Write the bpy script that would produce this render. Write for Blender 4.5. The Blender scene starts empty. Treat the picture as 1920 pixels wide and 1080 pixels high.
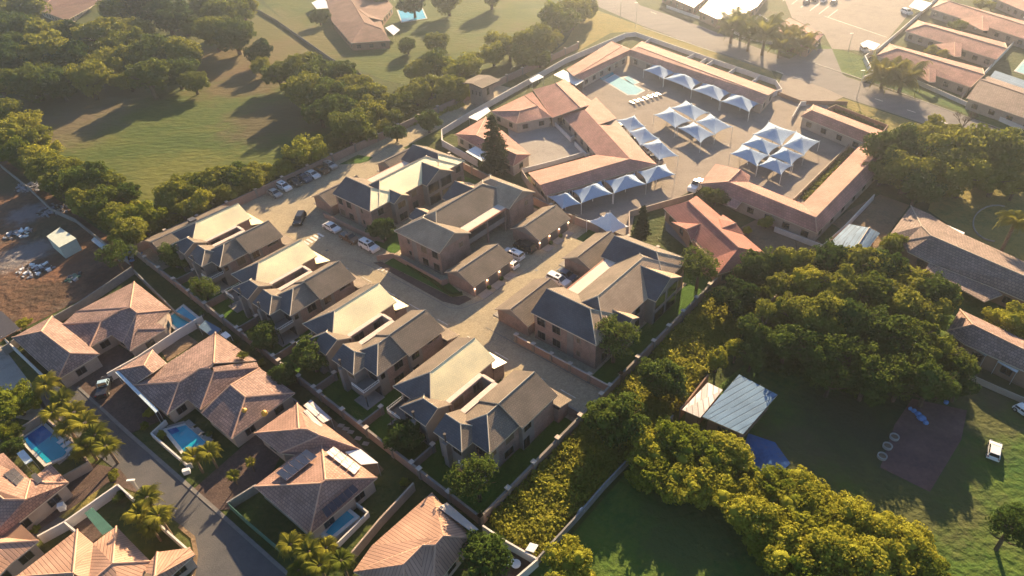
import bpy, math, random
import numpy as np
from mathutils import Vector, Matrix
from mathutils.geometry import tessellate_polygon
random.seed(7)
S = bpy.context.scene
COL = S.collection
# ------------------------------------------------------------------ camera
H = 75.0
FPX = 1214.6
pit, rol = math.radians(37.56), math.radians(-4.077)
fwd = Vector((0, math.cos(pit), -math.sin(pit)))
up0 = Vector((0, math.sin(pit), math.cos(pit)))
rt0 = Vector((1, 0, 0))
RT = math.cos(rol)*rt0 + math.sin(rol)*up0
UP = -math.sin(rol)*rt0 + math.cos(rol)*up0
cd = bpy.data.cameras.new('camera'); cam = bpy.data.objects.new('camera', cd); COL.objects.link(cam)
m = Matrix((RT, UP, -fwd)).transposed().to_4x4(); m.translation = Vector((0, 0, H)); cam.matrix_world = m
cd.sensor_width = 36; cd.lens = 36*FPX/1920; cd.clip_end = 3000; cd.clip_start = 0.5
S.camera = cam
# ------------------------------------------------------------------ sky and sun
SUN_AZ, SUN_EL = math.radians(19), math.radians(21)
w = bpy.data.worlds.new('World'); S.world = w; w.use_nodes = True
nt = w.node_tree; bg = nt.nodes['Background']
sky = nt.nodes.new('ShaderNodeTexSky'); sky.sky_type = 'NISHITA'; sky.sun_disc = False
sky.sun_elevation = SUN_EL; sky.sun_rotation = SUN_AZ
nt.links.new(sky.outputs[0], bg.inputs[0]); bg.inputs[1].default_value = 0.05; sky.dust_density = .2; sky.ozone_density = 4.0; sky.air_density = 1.1
sl = bpy.data.lights.new('sun', 'SUN'); sl.energy = 5.0; sl.angle = math.radians(0.55); sl.color = (1.0, 0.73, 0.42)
so = bpy.data.objects.new('sun', sl); COL.objects.link(so)
sd = Vector((math.sin(SUN_AZ)*math.cos(SUN_EL), math.cos(SUN_AZ)*math.cos(SUN_EL), math.sin(SUN_EL)))
so.rotation_euler = sd.to_track_quat('Z', 'Y').to_euler(); so.location = (0, 0, 150)
S.view_settings.view_transform = 'Standard'; S.view_settings.look = 'None'
S.view_settings.exposure = 1.88; S.view_settings.gamma = 1
S.cycles.volume_bounces = 1
S.cycles.max_bounces = 6; S.cycles.diffuse_bounces = 2; S.cycles.transparent_max_bounces = 8

# ------------------------------------------------------------------ pixel <-> world, estate frame
def P(x, y, z=0.0):
    d = RT*((x-960)/FPX) - UP*((y-540)/FPX) + fwd
    t = (z-H)/d.z
    return Vector((d.x*t, d.y*t, z))
HA = math.radians(43.6)
AX = Vector((math.sin(HA), math.cos(HA), 0)); CX = Vector((math.cos(HA), -math.sin(HA), 0))
OO = P(903, 985, 0)
def E(a, c, z=0.0):
    return OO + AX*a + CX*c + Vector((0, 0, z))

# ------------------------------------------------------------------ mesh builder
class MB:
    def __init__(s): s.v = []; s.f = []; s.m = []
    def poly(s, pts, mi=0):
        n = len(s.v); s.v += [tuple(p) for p in pts]; s.f.append(tuple(range(n, n+len(pts)))); s.m.append(mi)
    def prism(s, pts, z0, z1, mi=0, cap=True, mtop=None):
        n = len(pts)
        ar = sum(pts[i][0]*pts[(i+1) % n][1]-pts[(i+1) % n][0]*pts[i][1] for i in range(n))
        if ar < 0: pts = pts[::-1]
        b = len(s.v)
        s.v += [(p[0], p[1], z0) for p in pts]+[(p[0], p[1], z1) for p in pts]
        for i in range(n):
            j = (i+1) % n; s.f.append((b+i, b+j, b+n+j, b+n+i)); s.m.append(mi)
        if cap:
            s.f.append(tuple(b+n+i for i in range(n))); s.m.append(mi if mtop is None else mtop)
            s.f.append(tuple(b+n-1-i for i in range(n))); s.m.append(mi)
        return s
    def box(s, o, ux, uy, uz, mi=0):   # corner + three edge vectors
        p = [o, o+ux, o+ux+uy, o+uy]; q = [k+uz for k in p]; b = len(s.v)
        s.v += [tuple(k) for k in p+q]
        for f in ((0, 3, 2, 1), (4, 5, 6, 7), (0, 1, 5, 4), (1, 2, 6, 5), (2, 3, 7, 6), (3, 0, 4, 7)):
            s.f.append(tuple(b+i for i in f)); s.m.append(mi)
        return s
    def bar(s, p, q, r, n=4, mi=0, r2=None):
        p = Vector(p); q = Vector(q); d = (q-p)
        if d.length < 1e-6: return s
        d.normalize(); u = d.orthogonal().normalized(); v = d.cross(u); r2 = r if r2 is None else r2; b = len(s.v)
        for c, rr in ((p, r), (q, r2)):
            for i in range(n):
                a = 2*math.pi*(i+.5)/n; s.v.append(tuple(c+u*(math.cos(a)*rr)+v*(math.sin(a)*rr)))
        for i in range(n):
            j = (i+1) % n; s.f.append((b+i, b+j, b+n+j, b+n+i)); s.m.append(mi)
        s.f.append(tuple(b+n-1-i for i in range(n))); s.m.append(mi); s.f.append(tuple(b+n+i for i in range(n))); s.m.append(mi)
        return s
    def lathe(s, c, prof, n=12, mi=0):
        b = len(s.v); c = Vector(c)
        for r, z in prof:
            for i in range(n):
                a = 2*math.pi*i/n; s.v.append((c.x+r*math.cos(a), c.y+r*math.sin(a), c.z+z))
        for k in range(len(prof)-1):
            for i in range(n):
                j = (i+1) % n; s.f.append((b+k*n+i, b+k*n+j, b+(k+1)*n+j, b+(k+1)*n+i)); s.m.append(mi)
        return s
    def mesh(s, name, mats, off=Vector((0, 0, 0)), smooth=False):
        me = bpy.data.meshes.new(name)
        me.from_pydata([(x-off[0], y-off[1], z-off[2]) for x, y, z in s.v], [], s.f)
        for mt in mats: me.materials.append(mt)
        if len(mats) > 1: me.polygons.foreach_set('material_index', s.m)
        if smooth: me.polygons.foreach_set('use_smooth', [True]*len(me.polygons))
        me.update(); return me

def setp(o, label=None, cat=None, group=None, kind=None):
    if label: o['label'] = label
    if cat: o['category'] = cat
    if group: o['group'] = group
    if kind: o['kind'] = kind
    return o
def thing(name, label, cat, loc, group=None):
    o = bpy.data.objects.new(name, None); COL.objects.link(o); o.location = loc; o.empty_display_size = .5
    return setp(o, label, cat, group)
def part(name, mb, mat, parent, smooth=False, label=None):
    off = parent.location.copy(); pp = parent.parent
    while pp is not None: off += pp.location; pp = pp.parent
    mats = mat if isinstance(mat, (list, tuple)) else [mat]
    o = bpy.data.objects.new(name, mb.mesh(name, mats, off, smooth)); COL.objects.link(o); o.parent = parent
    if label: o['label'] = label
    return o
def solo(name, mb, mat, label, cat, group=None, loc=None, kind=None, smooth=False):
    if loc is None:
        a = np.array(mb.v); loc = Vector((a[:, 0].mean(), a[:, 1].mean(), a[:, 2].min()))
    mats = mat if isinstance(mat, (list, tuple)) else [mat]
    o = bpy.data.objects.new(name, mb.mesh(name, mats, loc, smooth)); COL.objects.link(o); o.location = loc
    return setp(o, label, cat, group, kind)
def copy_tree(o, parent=None):
    c = o.copy(); COL.objects.link(c); c.parent = parent
    for ch in [k for k in o.children]: copy_tree(ch, c)
    return c

# ------------------------------------------------------------------ materials
def newmat(name):
    mt = bpy.data.materials.new(name); mt.use_nodes = True; t = mt.node_tree
    return mt, t, t.nodes['Principled BSDF']
def N(t, k, **kw):
    n = t.nodes.new(k)
    for a, b in kw.items(): setattr(n, a, b)
    return n
def rgb(c): return (c[0], c[1], c[2], 1)
def flat(name, c, rough=.7, metal=0, var=.12, scale=1.5, spec=.3, bump=0):
    mt, t, b = newmat(name); b.inputs['Roughness'].default_value = rough; b.inputs['Metallic'].default_value = metal
    b.inputs['Specular IOR Level'].default_value = spec
    if var:
        g = N(t, 'ShaderNodeNewGeometry'); n = N(t, 'ShaderNodeTexNoise'); n.inputs['Scale'].default_value = scale; n.inputs['Detail'].default_value = 5
        t.links.new(g.outputs['Position'], n.inputs['Vector'])
        r = N(t, 'ShaderNodeValToRGB'); r.color_ramp.elements[0].position = .3; r.color_ramp.elements[1].position = .7
        r.color_ramp.elements[0].color = rgb([k*(1-var) for k in c]); r.color_ramp.elements[1].color = rgb([min(1, k*(1+var)) for k in c])
        t.links.new(n.outputs['Fac'], r.inputs['Fac']); t.links.new(r.outputs[0], b.inputs['Base Color'])
        if bump:
            bp = N(t, 'ShaderNodeBump'); bp.inputs['Strength'].default_value = bump; bp.inputs['Distance'].default_value = .1
            t.links.new(n.outputs['Fac'], bp.inputs['Height']); t.links.new(bp.outputs[0], b.inputs['Normal'])
    else: b.inputs['Base Color'].default_value = rgb(c)
    return mt
def ground_mat(name, cols, scales=(.03, .25, 2.0), rough=.95, bump=.5, bscale=1.2, spec=.1, stretch=None, cell=None, patches=()):
    """three-scale noise mix of the listed colours"""
    mt, t, b = newmat(name); b.inputs['Roughness'].default_value = rough; b.inputs['Specular IOR Level'].default_value = spec
    g = N(t, 'ShaderNodeNewGeometry'); vec = g.outputs['Position']
    if stretch:
        mp = N(t, 'ShaderNodeMapping'); mp.inputs['Rotation'].default_value = (0, 0, stretch[0]); mp.inputs['Scale'].default_value = (stretch[1], 1, 1)
        t.links.new(vec, mp.inputs['Vector']); vec = mp.outputs[0]
    fac = []
    for i, sc in enumerate(scales):
        n = N(t, 'ShaderNodeTexNoise'); n.inputs['Scale'].default_value = sc; n.inputs['Detail'].default_value = 6; n.inputs['Roughness'].default_value = .6
        t.links.new(vec, n.inputs['Vector']); fac.append(n.outputs['Fac'])
    ad = N(t, 'ShaderNodeMath', operation='MULTIPLY_ADD'); ad.inputs[1].default_value = .35; t.links.new(fac[1], ad.inputs[0]); 
    a0 = N(t, 'ShaderNodeMath', operation='MULTIPLY'); a0.inputs[1].default_value = .4; t.links.new(fac[0], a0.inputs[0]); t.links.new(a0.outputs[0], ad.inputs[2])
    a2 = N(t, 'ShaderNodeMath', operation='MULTIPLY_ADD'); a2.inputs[1].default_value = .25; t.links.new(fac[2], a2.inputs[0]); t.links.new(ad.outputs[0], a2.inputs[2])
    r = N(t, 'ShaderNodeValToRGB'); e = r.color_ramp.elements
    for i, c in enumerate(cols):
        pos = .36+.28*i/max(1, len(cols)-1)
        if i < 2: e[i].position = pos; e[i].color = rgb(c)
        else:
            k = e.new(pos); k.color = rgb(c)
    e[1].position = .36+.28/max(1, len(cols)-1)
    t.links.new(a2.outputs[0], r.inputs['Fac']); out = r.outputs[0]
    if cell:
        v = N(t, 'ShaderNodeTexVoronoi'); v.inputs['Scale'].default_value = cell; t.links.new(g.outputs['Position'], v.inputs['Vector'])
        hs = N(t, 'ShaderNodeHueSaturation'); mm = N(t, 'ShaderNodeMapRange'); mm.inputs[3].default_value = .84; mm.inputs[4].default_value = 1.14
        sp = N(t, 'ShaderNodeSeparateColor'); t.links.new(v.outputs['Color'], sp.inputs[0]); t.links.new(sp.outputs[0], mm.inputs[0])
        t.links.new(mm.outputs[0], hs.inputs['Value']); t.links.new(out, hs.inputs['Color']); out = hs.outputs[0]
    for px_, py_, rad, pc in patches:   # worn or differently coloured ground around a place, with a ragged edge
        c_ = P(px_, py_, 0); ds = N(t, 'ShaderNodeVectorMath', operation='DISTANCE'); ds.inputs[1].default_value = (c_.x, c_.y, 0); t.links.new(g.outputs['Position'], ds.inputs[0])
        nz = N(t, 'ShaderNodeTexNoise'); nz.inputs['Scale'].default_value = 2.2/rad; nz.inputs['Detail'].default_value = 8; nz.inputs['Roughness'].default_value = .65; t.links.new(g.outputs['Position'], nz.inputs['Vector'])
        ma = N(t, 'ShaderNodeMath', operation='MULTIPLY_ADD'); ma.inputs[1].default_value = rad*2.2; t.links.new(nz.outputs['Fac'], ma.inputs[0]); t.links.new(ds.outputs['Value'], ma.inputs[2])
        mr = N(t, 'ShaderNodeMapRange'); mr.inputs[1].default_value = rad*1.75; mr.inputs[2].default_value = rad*2.35; mr.inputs[3].default_value = .65; mr.inputs[4].default_value = 0; t.links.new(ma.outputs[0], mr.inputs[0])
        mx = N(t, 'ShaderNodeMix', data_type='RGBA'); t.links.new(mr.outputs[0], mx.inputs[0]); t.links.new(out, mx.inputs[6]); mx.inputs[7].default_value = rgb(pc); out = mx.outputs[2]
    t.links.new(out, b.inputs['Base Color'])
    if bump:
        n = N(t, 'ShaderNodeTexNoise'); n.inputs['Scale'].default_value = bscale; n.inputs['Detail'].default_value = 8; t.links.new(vec, n.inputs['Vector'])
        bp = N(t, 'ShaderNodeBump'); bp.inputs['Strength'].default_value = bump; bp.inputs['Distance'].default_value = .4
        t.links.new(n.outputs['Fac'], bp.inputs['Height']); t.links.new(bp.outputs[0], b.inputs['Normal'])
    return mt
def roof_mat(name, c, period=.38, depth=.35, var=.3, rough=.85, vert=False, spec=.2, big=.12, long=False):
    """tile rows that follow each slope: coordinates built from the face normal"""
    mt, t, b = newmat(name); b.inputs['Roughness'].default_value = rough; b.inputs['Specular IOR Level'].default_value = spec
    g = N(t, 'ShaderNodeNewGeometry')
    cr = N(t, 'ShaderNodeVectorMath', operation='CROSS_PRODUCT'); cr.inputs[1].default_value = (0, 0, 1); t.links.new(g.outputs['True Normal'], cr.inputs[0])
    no = N(t, 'ShaderNodeVectorMath', operation='NORMALIZE'); t.links.new(cr.outputs[0], no.inputs[0])
    c2 = N(t, 'ShaderNodeVectorMath', operation='CROSS_PRODUCT'); t.links.new(g.outputs['True Normal'], c2.inputs[0]); t.links.new(no.outputs[0], c2.inputs[1])
    du = N(t, 'ShaderNodeVectorMath', operation='DOT_PRODUCT'); t.links.new(g.outputs['Position'], du.inputs[0]); t.links.new(no.outputs[0], du.inputs[1])
    dv = N(t, 'ShaderNodeVectorMath', operation='DOT_PRODUCT'); t.links.new(g.outputs['Position'], dv.inputs[0]); t.links.new(c2.outputs[0], dv.inputs[1])
    cb = N(t, 'ShaderNodeCombineXYZ')
    t.links.new(du.outputs['Value'], cb.inputs[1 if vert else 0]); t.links.new(dv.outputs['Value'], cb.inputs[0 if vert else 1])
    br = N(t, 'ShaderNodeTexBrick'); br.inputs['Scale'].default_value = 1; br.inputs['Mortar Size'].default_value = period*.12
    br.inputs['Brick Width'].default_value = 500 if long else period*(6 if vert else 1.1); br.inputs['Row Height'].default_value = period; br.inputs['Mortar Smooth'].default_value = .6
    br.inputs['Color1'].default_value = rgb([k*(1-var) for k in c]); br.inputs['Color2'].default_value = rgb([min(1, k*(1+var)) for k in c]); br.inputs['Mortar'].default_value = rgb([k*(1-depth*1.6) for k in c])
    t.links.new(cb.outputs[0], br.inputs['Vector'])
    n = N(t, 'ShaderNodeTexNoise'); n.inputs['Scale'].default_value = big*2; n.inputs['Detail'].default_value = 6; t.links.new(g.outputs['Position'], n.inputs['Vector'])
    mr = N(t, 'ShaderNodeMapRange'); mr.inputs[1].default_value = .3; mr.inputs[2].default_value = .7; mr.inputs[3].default_value = .78; mr.inputs[4].default_value = 1.18; t.links.new(n.outputs['Fac'], mr.inputs[0])
    hs = N(t, 'ShaderNodeHueSaturation'); t.links.new(br.outputs['Color'], hs.inputs['Color']); t.links.new(mr.outputs[0], hs.inputs['Value'])
    t.links.new(hs.outputs[0], b.inputs['Base Color'])
    bp = N(t, 'ShaderNodeBump'); bp.inputs['Strength'].default_value = .5; bp.inputs['Distance'].default_value = .04; bp.invert = True
    t.links.new(br.outputs['Fac'], bp.inputs['Height']); t.links.new(bp.outputs[0], b.inputs['Normal'])
    return mt
def leaf_mat(name, c, c2, trans=.35):
    mt = bpy.data.materials.new(name); mt.use_nodes = True; t = mt.node_tree; t.nodes.remove(t.nodes['Principled BSDF']); out = t.nodes['Material Output']
    g = N(t, 'ShaderNodeNewGeometry'); oi = N(t, 'ShaderNodeObjectInfo')
    n = N(t, 'ShaderNodeTexNoise'); n.inputs['Scale'].default_value = .55; n.inputs['Detail'].default_value = 4; t.links.new(g.outputs['Position'], n.inputs['Vector'])
    ad = N(t, 'ShaderNodeMath', operation='MULTIPLY_ADD'); ad.inputs[1].default_value = .5; t.links.new(oi.outputs['Random'], ad.inputs[0]); ad.inputs[1].default_value = .75
    m2 = N(t, 'ShaderNodeMath', operation='MULTIPLY'); m2.inputs[1].default_value = .55; t.links.new(n.outputs['Fac'], m2.inputs[0]); t.links.new(m2.outputs[0], ad.inputs[2])
    r = N(t, 'ShaderNodeValToRGB'); r.color_ramp.elements[0].position = .2; r.color_ramp.elements[1].position = .8
    r.color_ramp.elements[0].color = rgb(c); r.color_ramp.elements[1].color = rgb(c2); t.links.new(ad.outputs[0], r.inputs['Fac'])
    d = N(t, 'ShaderNodeBsdfDiffuse'); tr = N(t, 'ShaderNodeBsdfTranslucent'); mx = N(t, 'ShaderNodeMixShader'); mx.inputs[0].default_value = trans
    t.links.new(r.outputs[0], d.inputs[0])
    hs = N(t, 'ShaderNodeHueSaturation'); hs.inputs['Value'].default_value = 1.5; hs.inputs['Hue'].default_value = .485; t.links.new(r.outputs[0], hs.inputs['Color']); t.links.new(hs.outputs[0], tr.inputs[0])
    t.links.new(d.outputs[0], mx.inputs[1]); t.links.new(tr.outputs[0], mx.inputs[2]); t.links.new(mx.outputs[0], out.inputs[0])
    return mt
def emit(name, c, s):
    mt, t, b = newmat(name); b.inputs['Emission Color'].default_value = rgb(c); b.inputs['Emission Strength'].default_value = s; b.inputs['Base Color'].default_value = rgb(c); return mt

M = {}
M['ground'] = ground_mat('rough_grass', [(.022, .04, .013), (.04, .062, .016), (.07, .08, .024), (.10, .075, .04)], scales=(.012, .12, 1.2), bump=.9, bscale=.9)
M['field'] = ground_mat('field_grass', [(.035, .06, .014), (.055, .085, .018), (.09, .105, .025), (.11, .085, .04)], scales=(.015, .10, 1.0), bump=1.2, bscale=.7, stretch=(.5, .45), patches=[(90,205,26,(.12,.09,.06)),(190,190,18,(.12,.095,.06)),(120,245,16,(.13,.10,.065)),(430,110,24,(.12,.07,.045)),(470,150,18,(.13,.08,.05)),(520,225,16,(.10,.065,.045)),(560,90,26,(.15,.12,.055)),(480,50,26,(.13,.115,.05)),(330,330,14,(.13,.13,.03))])
M['park'] = ground_mat('park_grass', [(.024, .062, .016), (.042, .092, .02), (.075, .115, .022), (.055, .105, .02), (.09, .10, .032)], scales=(.02, .13, 1.2), bump=1.1, bscale=1.0, patches=[(1700,900,10,(.08,.07,.035)),(1560,800,8,(.06,.065,.03)),(1800,760,8,(.09,.08,.04)),(1300,1000,7,(.07,.075,.03)),(1640,780,9,(.05,.05,.03)),(1850,700,7,(.09,.07,.045)),(1480,860,6,(.08,.07,.04))])
M['lawn'] = ground_mat('lawn', [(.03, .075, .01), (.05, .11, .014), (.06, .13, .02)], scales=(.1, .6, 4), bump=.5, bscale=4)
M['dry'] = ground_mat('dry_grass', [(.12, .12, .035), (.22, .18, .055), (.09, .11, .03)], scales=(.05, .3, 2), bump=.7)
M['dirt'] = ground_mat('bare_soil', [(.035, .04, .02), (.07, .045, .03), (.15, .085, .055), (.08, .055, .04), (.22, .19, .17)], scales=(.05, .14, 1.2), bump=1.4, bscale=.6, patches=[(55,400,5,(.2,.2,.22)),(60,470,5,(.2,.2,.21)),(100,425,6,(.05,.055,.03)),(20,490,5,(.19,.18,.18)),(30,340,7,(.06,.07,.03)),(90,550,5,(.05,.035,.025)),(200,520,5,(.05,.03,.025)),(120,500,5,(.16,.08,.05)),(150,590,3,(.14,.12,.04)),(10,570,6,(.09,.055,.035))])
M['sand'] = ground_mat('trodden_soil', [(.14, .10, .07), (.2, .14, .09), (.1, .08, .05)], scales=(.05, .3, 1.6), bump=.7, bscale=1)
M['asphalt'] = ground_mat('asphalt', [(.075, .075, .08), (.10, .098, .10), (.13, .12, .12)], scales=(.05, .4, 5), bump=.1, bscale=6)
M['road_main'] = ground_mat('worn_asphalt', [(.15, .14, .135), (.19, .175, .165), (.22, .2, .19)], scales=(.05, .4, 5), bump=.1, bscale=6, stretch=(-.35, .3))
M['paving'] = ground_mat('estate_paving', [(.26, .225, .17), (.34, .285, .195), (.40, .335, .225)], scales=(.1, .5, 5.0), bump=.15, bscale=5, cell=4.5)
M['brickpave'] = ground_mat('brick_driveway', [(.07, .05, .045), (.10, .07, .06), (.12, .09, .075)], scales=(.1, .6, 4), bump=.2, bscale=4, cell=3)
M['court'] = ground_mat('school_paving', [(.19, .165, .14), (.26, .22, .185), (.3, .255, .21)], scales=(.04, .3, 2), bump=.15)
M['concrete'] = ground_mat('concrete', [(.22, .2, .18), (.32, .29, .26), (.27, .25, .22)], scales=(.08, .5, 3), bump=.15)
M['tenniscourt'] = ground_mat('worn_brick_slab', [(.08, .052, .055), (.14, .08, .075), (.2, .12, .105)], scales=(.09, .3, 2), bump=.2)
M['bluepaint'] = ground_mat('blue_painted_slab', [(.03, .08, .2), (.05, .13, .32), (.1, .13, .2)], scales=(.1, .5, 2), bump=.2)
M['kerb'] = flat('kerb_stone', (.17, .16, .15))
M['line'] = flat('road_paint', (.7, .66, .6), .7, var=.2)
M['wood'] = flat('bark', (.09, .06, .04), .9, var=.3)
M['palmwood'] = flat('palm_bark', (.16, .11, .07), .9, var=.3, scale=4)
M['brick'] = roof_mat('pink_brick', (.30, .205, .17), period=.16, depth=.25, var=.16, big=.3)
M['plaster'] = flat('grey_plaster', (.21, .185, .165), .85, var=.08, scale=.8)
M['capstone'] = flat('pale_capstone', (.5, .42, .35), .8, var=.08)
M['strip'] = flat('cream_flat_roof', (.62, .5, .42), .75, var=.06)
M['terrastrip'] = flat('terracotta_band', (.42, .2, .13), .8)
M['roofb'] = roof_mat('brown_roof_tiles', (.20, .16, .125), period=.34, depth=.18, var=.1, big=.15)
M['roofs'] = roof_mat('shaded_roof_tiles', (.10, .10, .108), period=.34, depth=.15, var=.1, big=.15)  # bluish shade of the SW slopes painted into the tile colour
M['rooflit2'] = roof_mat('lit_brown_roof_tiles', (.40, .29, .2), period=.34, depth=.12, var=.08, big=.15)  # lighter copy of the brown tiles, light painted in for chosen slopes
M['rooflit'] = roof_mat('sunlit_roof_tiles', (.96, .79, .42), period=.34, depth=.05, var=.03, big=.1, spec=.9, rough=.42)  # bright light on SE slopes painted into the tile colour
M['fascia'] = flat('pale_fascia', (.55, .47, .36), .6, var=.05)
M['darkfascia'] = flat('dark_fascia', (.06, .05, .045), .6, var=.05)
M['frame'] = flat('window_frame', (.10, .10, .11), .5, var=0)
M['glass'] = flat('dark_window_glass', (.012, .014, .018), .08, var=0, spec=.7)
M['curtain'] = flat('curtained_window_glass', (.16, .115, .075), .25, var=.2, spec=.6)
M['door'] = flat('grey_garage_door', (.085, .085, .09), .6, var=.05)
M['wood_door'] = flat('brown_timber', (.12, .07, .04), .6, var=.15)
M['rail'] = flat('white_railing', (.8, .76, .7), .5, var=0)
M['terra'] = roof_mat('terracotta_tiles', (.36, .22, .17), period=.42, depth=.3, var=.16)
M['terra2'] = roof_mat('weathered_terracotta_tiles', (.30, .2, .17), period=.42, depth=.34, var=.26)
M['terra3'] = roof_mat('ribbed_terracotta_tiles', (.41, .25, .18), period=.42, depth=.32, var=.1, vert=True, long=True)
M['pinkroof'] = roof_mat('pink_school_tiles', (.42, .21, .165), period=.5, depth=.15, var=.14)
M['redroof'] = roof_mat('red_school_tiles', (.38, .15, .115), period=.5, depth=.12, var=.08)
M['greyroof'] = roof_mat('grey_brown_tiles', (.26, .19, .16), period=.5, depth=.3, var=.2)
M['browroof'] = roof_mat('brown_house_tiles', (.22, .13, .1), period=.5, depth=.2, var=.16)
M['ridge'] = flat('ridge_tile', (.5, .31, .22), .8, var=.1)
M['ridgeg'] = flat('grey_ridge_tile', (.36, .3, .24), .8, var=.1)
M['wall'] = flat('beige_render', (.38, .30, .24), .85, var=.1, scale=.7)
M['wallw'] = flat('white_render', (.62, .58, .54), .85, var=.06, scale=.7)
M['wallb'] = flat('brown_brick_render', (.26, .16, .11), .85, var=.12)
M['wallg'] = flat('grey_garden_wall', (.22, .21, .2), .85, var=.15)
M['wallp'] = flat('estate_wall_brick', (.29, .2, .165), .85, var=.1, scale=2)
M['metal'] = roof_mat('corrugated_sheet', (.42, .42, .45), period=.9, depth=.2, var=.12, rough=.55, spec=.4, long=True)
M['metalp'] = roof_mat('translucent_sheet', (.55, .47, .45), period=.8, depth=.35, var=.25, rough=.6, spec=.3, long=True)
M['metalb'] = roof_mat('blue_weathered_sheet', (.13, .22, .33), period=.9, depth=.25, var=.1, rough=.75, spec=.15, long=True)
M['whitesheet'] = flat('white_sheet', (.8, .78, .76), .5, var=.04)
M['bluesheet'] = flat('pale_blue_sheet', (.45, .55, .62), .5, var=.08)
M['solar'] = flat('solar_glass', (.018, .02, .035), .15, var=.1, spec=.6)
M['solarg'] = flat('grey_solar_glass', (.06, .05, .045), .4, var=.1, spec=.5)
M['alu'] = flat('aluminium', (.5, .5, .5), .4, metal=.6, var=0)
M['sail'] = flat('shade_cloth', (.31, .41, .53), .9, var=.05)
M['sailw'] = flat('white_shade_cloth', (.75, .74, .74), .8, var=.04)
M['pool'] = flat('pool_water', (.012, .30, .42), .06, var=.12, scale=.5, spec=.5)
M['pooldeep'] = flat('deep_pool_water', (.006, .10, .30), .06, var=.25, scale=.5, spec=.5)
M['poolpale'] = flat('pale_pool_water', (.26, .47, .53), .9, var=.05, scale=.4, spec=.05)
M['pooledge'] = flat('pool_coping', (.55, .52, .48), .8)
M['leafo'] = leaf_mat('olive_foliage', (.045, .085, .016), (.19, .20, .032))
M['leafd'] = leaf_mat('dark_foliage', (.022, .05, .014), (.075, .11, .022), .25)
M['leafg'] = leaf_mat('green_foliage', (.035, .07, .016), (.09, .125, .024), .3)
M['leafy'] = leaf_mat('golden_foliage', (.07, .115, .014), (.27, .27, .034), .35)
M['palmleaf'] = leaf_mat('palm_fronds', (.08, .105, .018), (.21, .2, .03), .4)
M['needle'] = leaf_mat('pine_needles', (.02, .035, .012), (.045, .06, .02), .15)
M['weed'] = leaf_mat('weed_foliage', (.12, .16, .02), (.33, .31, .055), .45)
M['white'] = flat('white_paint', (.75, .74, .73), .3, var=.02, spec=.6)
M['black'] = flat('black_paint', (.02, .02, .023), .25, var=0, spec=.6)
M['silver'] = flat('silver_paint', (.35, .33, .31), .3, metal=.3, var=.02)
M['bronze'] = flat('bronze_paint', (.17, .10, .06), .3, metal=.3, var=.02)
M['bluecar'] = flat('blue_grey_paint', (.07, .10, .15), .3, var=.02)
M['cyancar'] = flat('pale_blue_cab_paint', (.35, .5, .6), .35, var=.04)
M['tyre'] = flat('tyre_rubber', (.02, .02, .02), .8, var=0)
M['tail'] = flat('red_lamp_lens', (.3, .02, .01), .3, var=0)
M['lens'] = flat('clear_lamp_lens', (.6, .6, .6), .2, var=0)
M['tarp'] = flat('pale_green_tarpaulin', (.48, .52, .45), .7, var=.06)
M['rubble'] = flat('rubble', (.25, .25, .28), .9, var=.5, scale=3, bump=1)
M['tankgrey'] = flat('concrete_ring', (.34, .32, .3), .8, var=.15)
M['bluetarp'] = flat('blue_cloth', (.1, .24, .5), .6, var=.2)
M['lampglow'] = emit('lit_wall_lamp', (1, .66, .36), 2.5)
M['grn'] = flat('green_fence_mesh', (.05, .13, .10), .7, var=.1)
#BUILD
# ------------------------------------------------------------------ generic builders
def offset(pts, d):
    """inset a 2-D outline by d metres (positive = inwards)"""
    q = [Vector((p[0], p[1])) for p in pts]; n = len(q)
    ar = sum(q[i].x*q[(i+1) % n].y-q[(i+1) % n].x*q[i].y for i in range(n))
    sg = 1 if ar > 0 else -1; out = []
    for i in range(n):
        a, b, c = q[i-1], q[i], q[(i+1) % n]; d1 = (b-a).normalized(); d2 = (c-b).normalized()
        n1 = Vector((-d1.y, d1.x))*sg; n2 = Vector((-d2.y, d2.x))*sg; k = n1+n2
        s = 1+n1.dot(n2)
        k = k/s if s > .35 else n1
        out.append((b.x+k.x*d, b.y+k.y*d))
    return out
def sheet(name, pts, z, mat, label=None, cat=None, kind='structure', curb=0):
    mb = MB(); q = [(p[0], p[1]) for p in pts]
    ar = sum(q[i][0]*q[(i+1) % len(q)][1]-q[(i+1) % len(q)][0]*q[i][1] for i in range(len(q)))
    if ar < 0: q = q[::-1]
    if curb: mb.prism(q, -.3, z)
    else: mb.poly([(x, y, z) for x, y in q])
    return solo(name, mb, mat, label, cat, kind=kind)
def pxs(pts, z=0): return [P(x, y, z) for x, y in pts]
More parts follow.
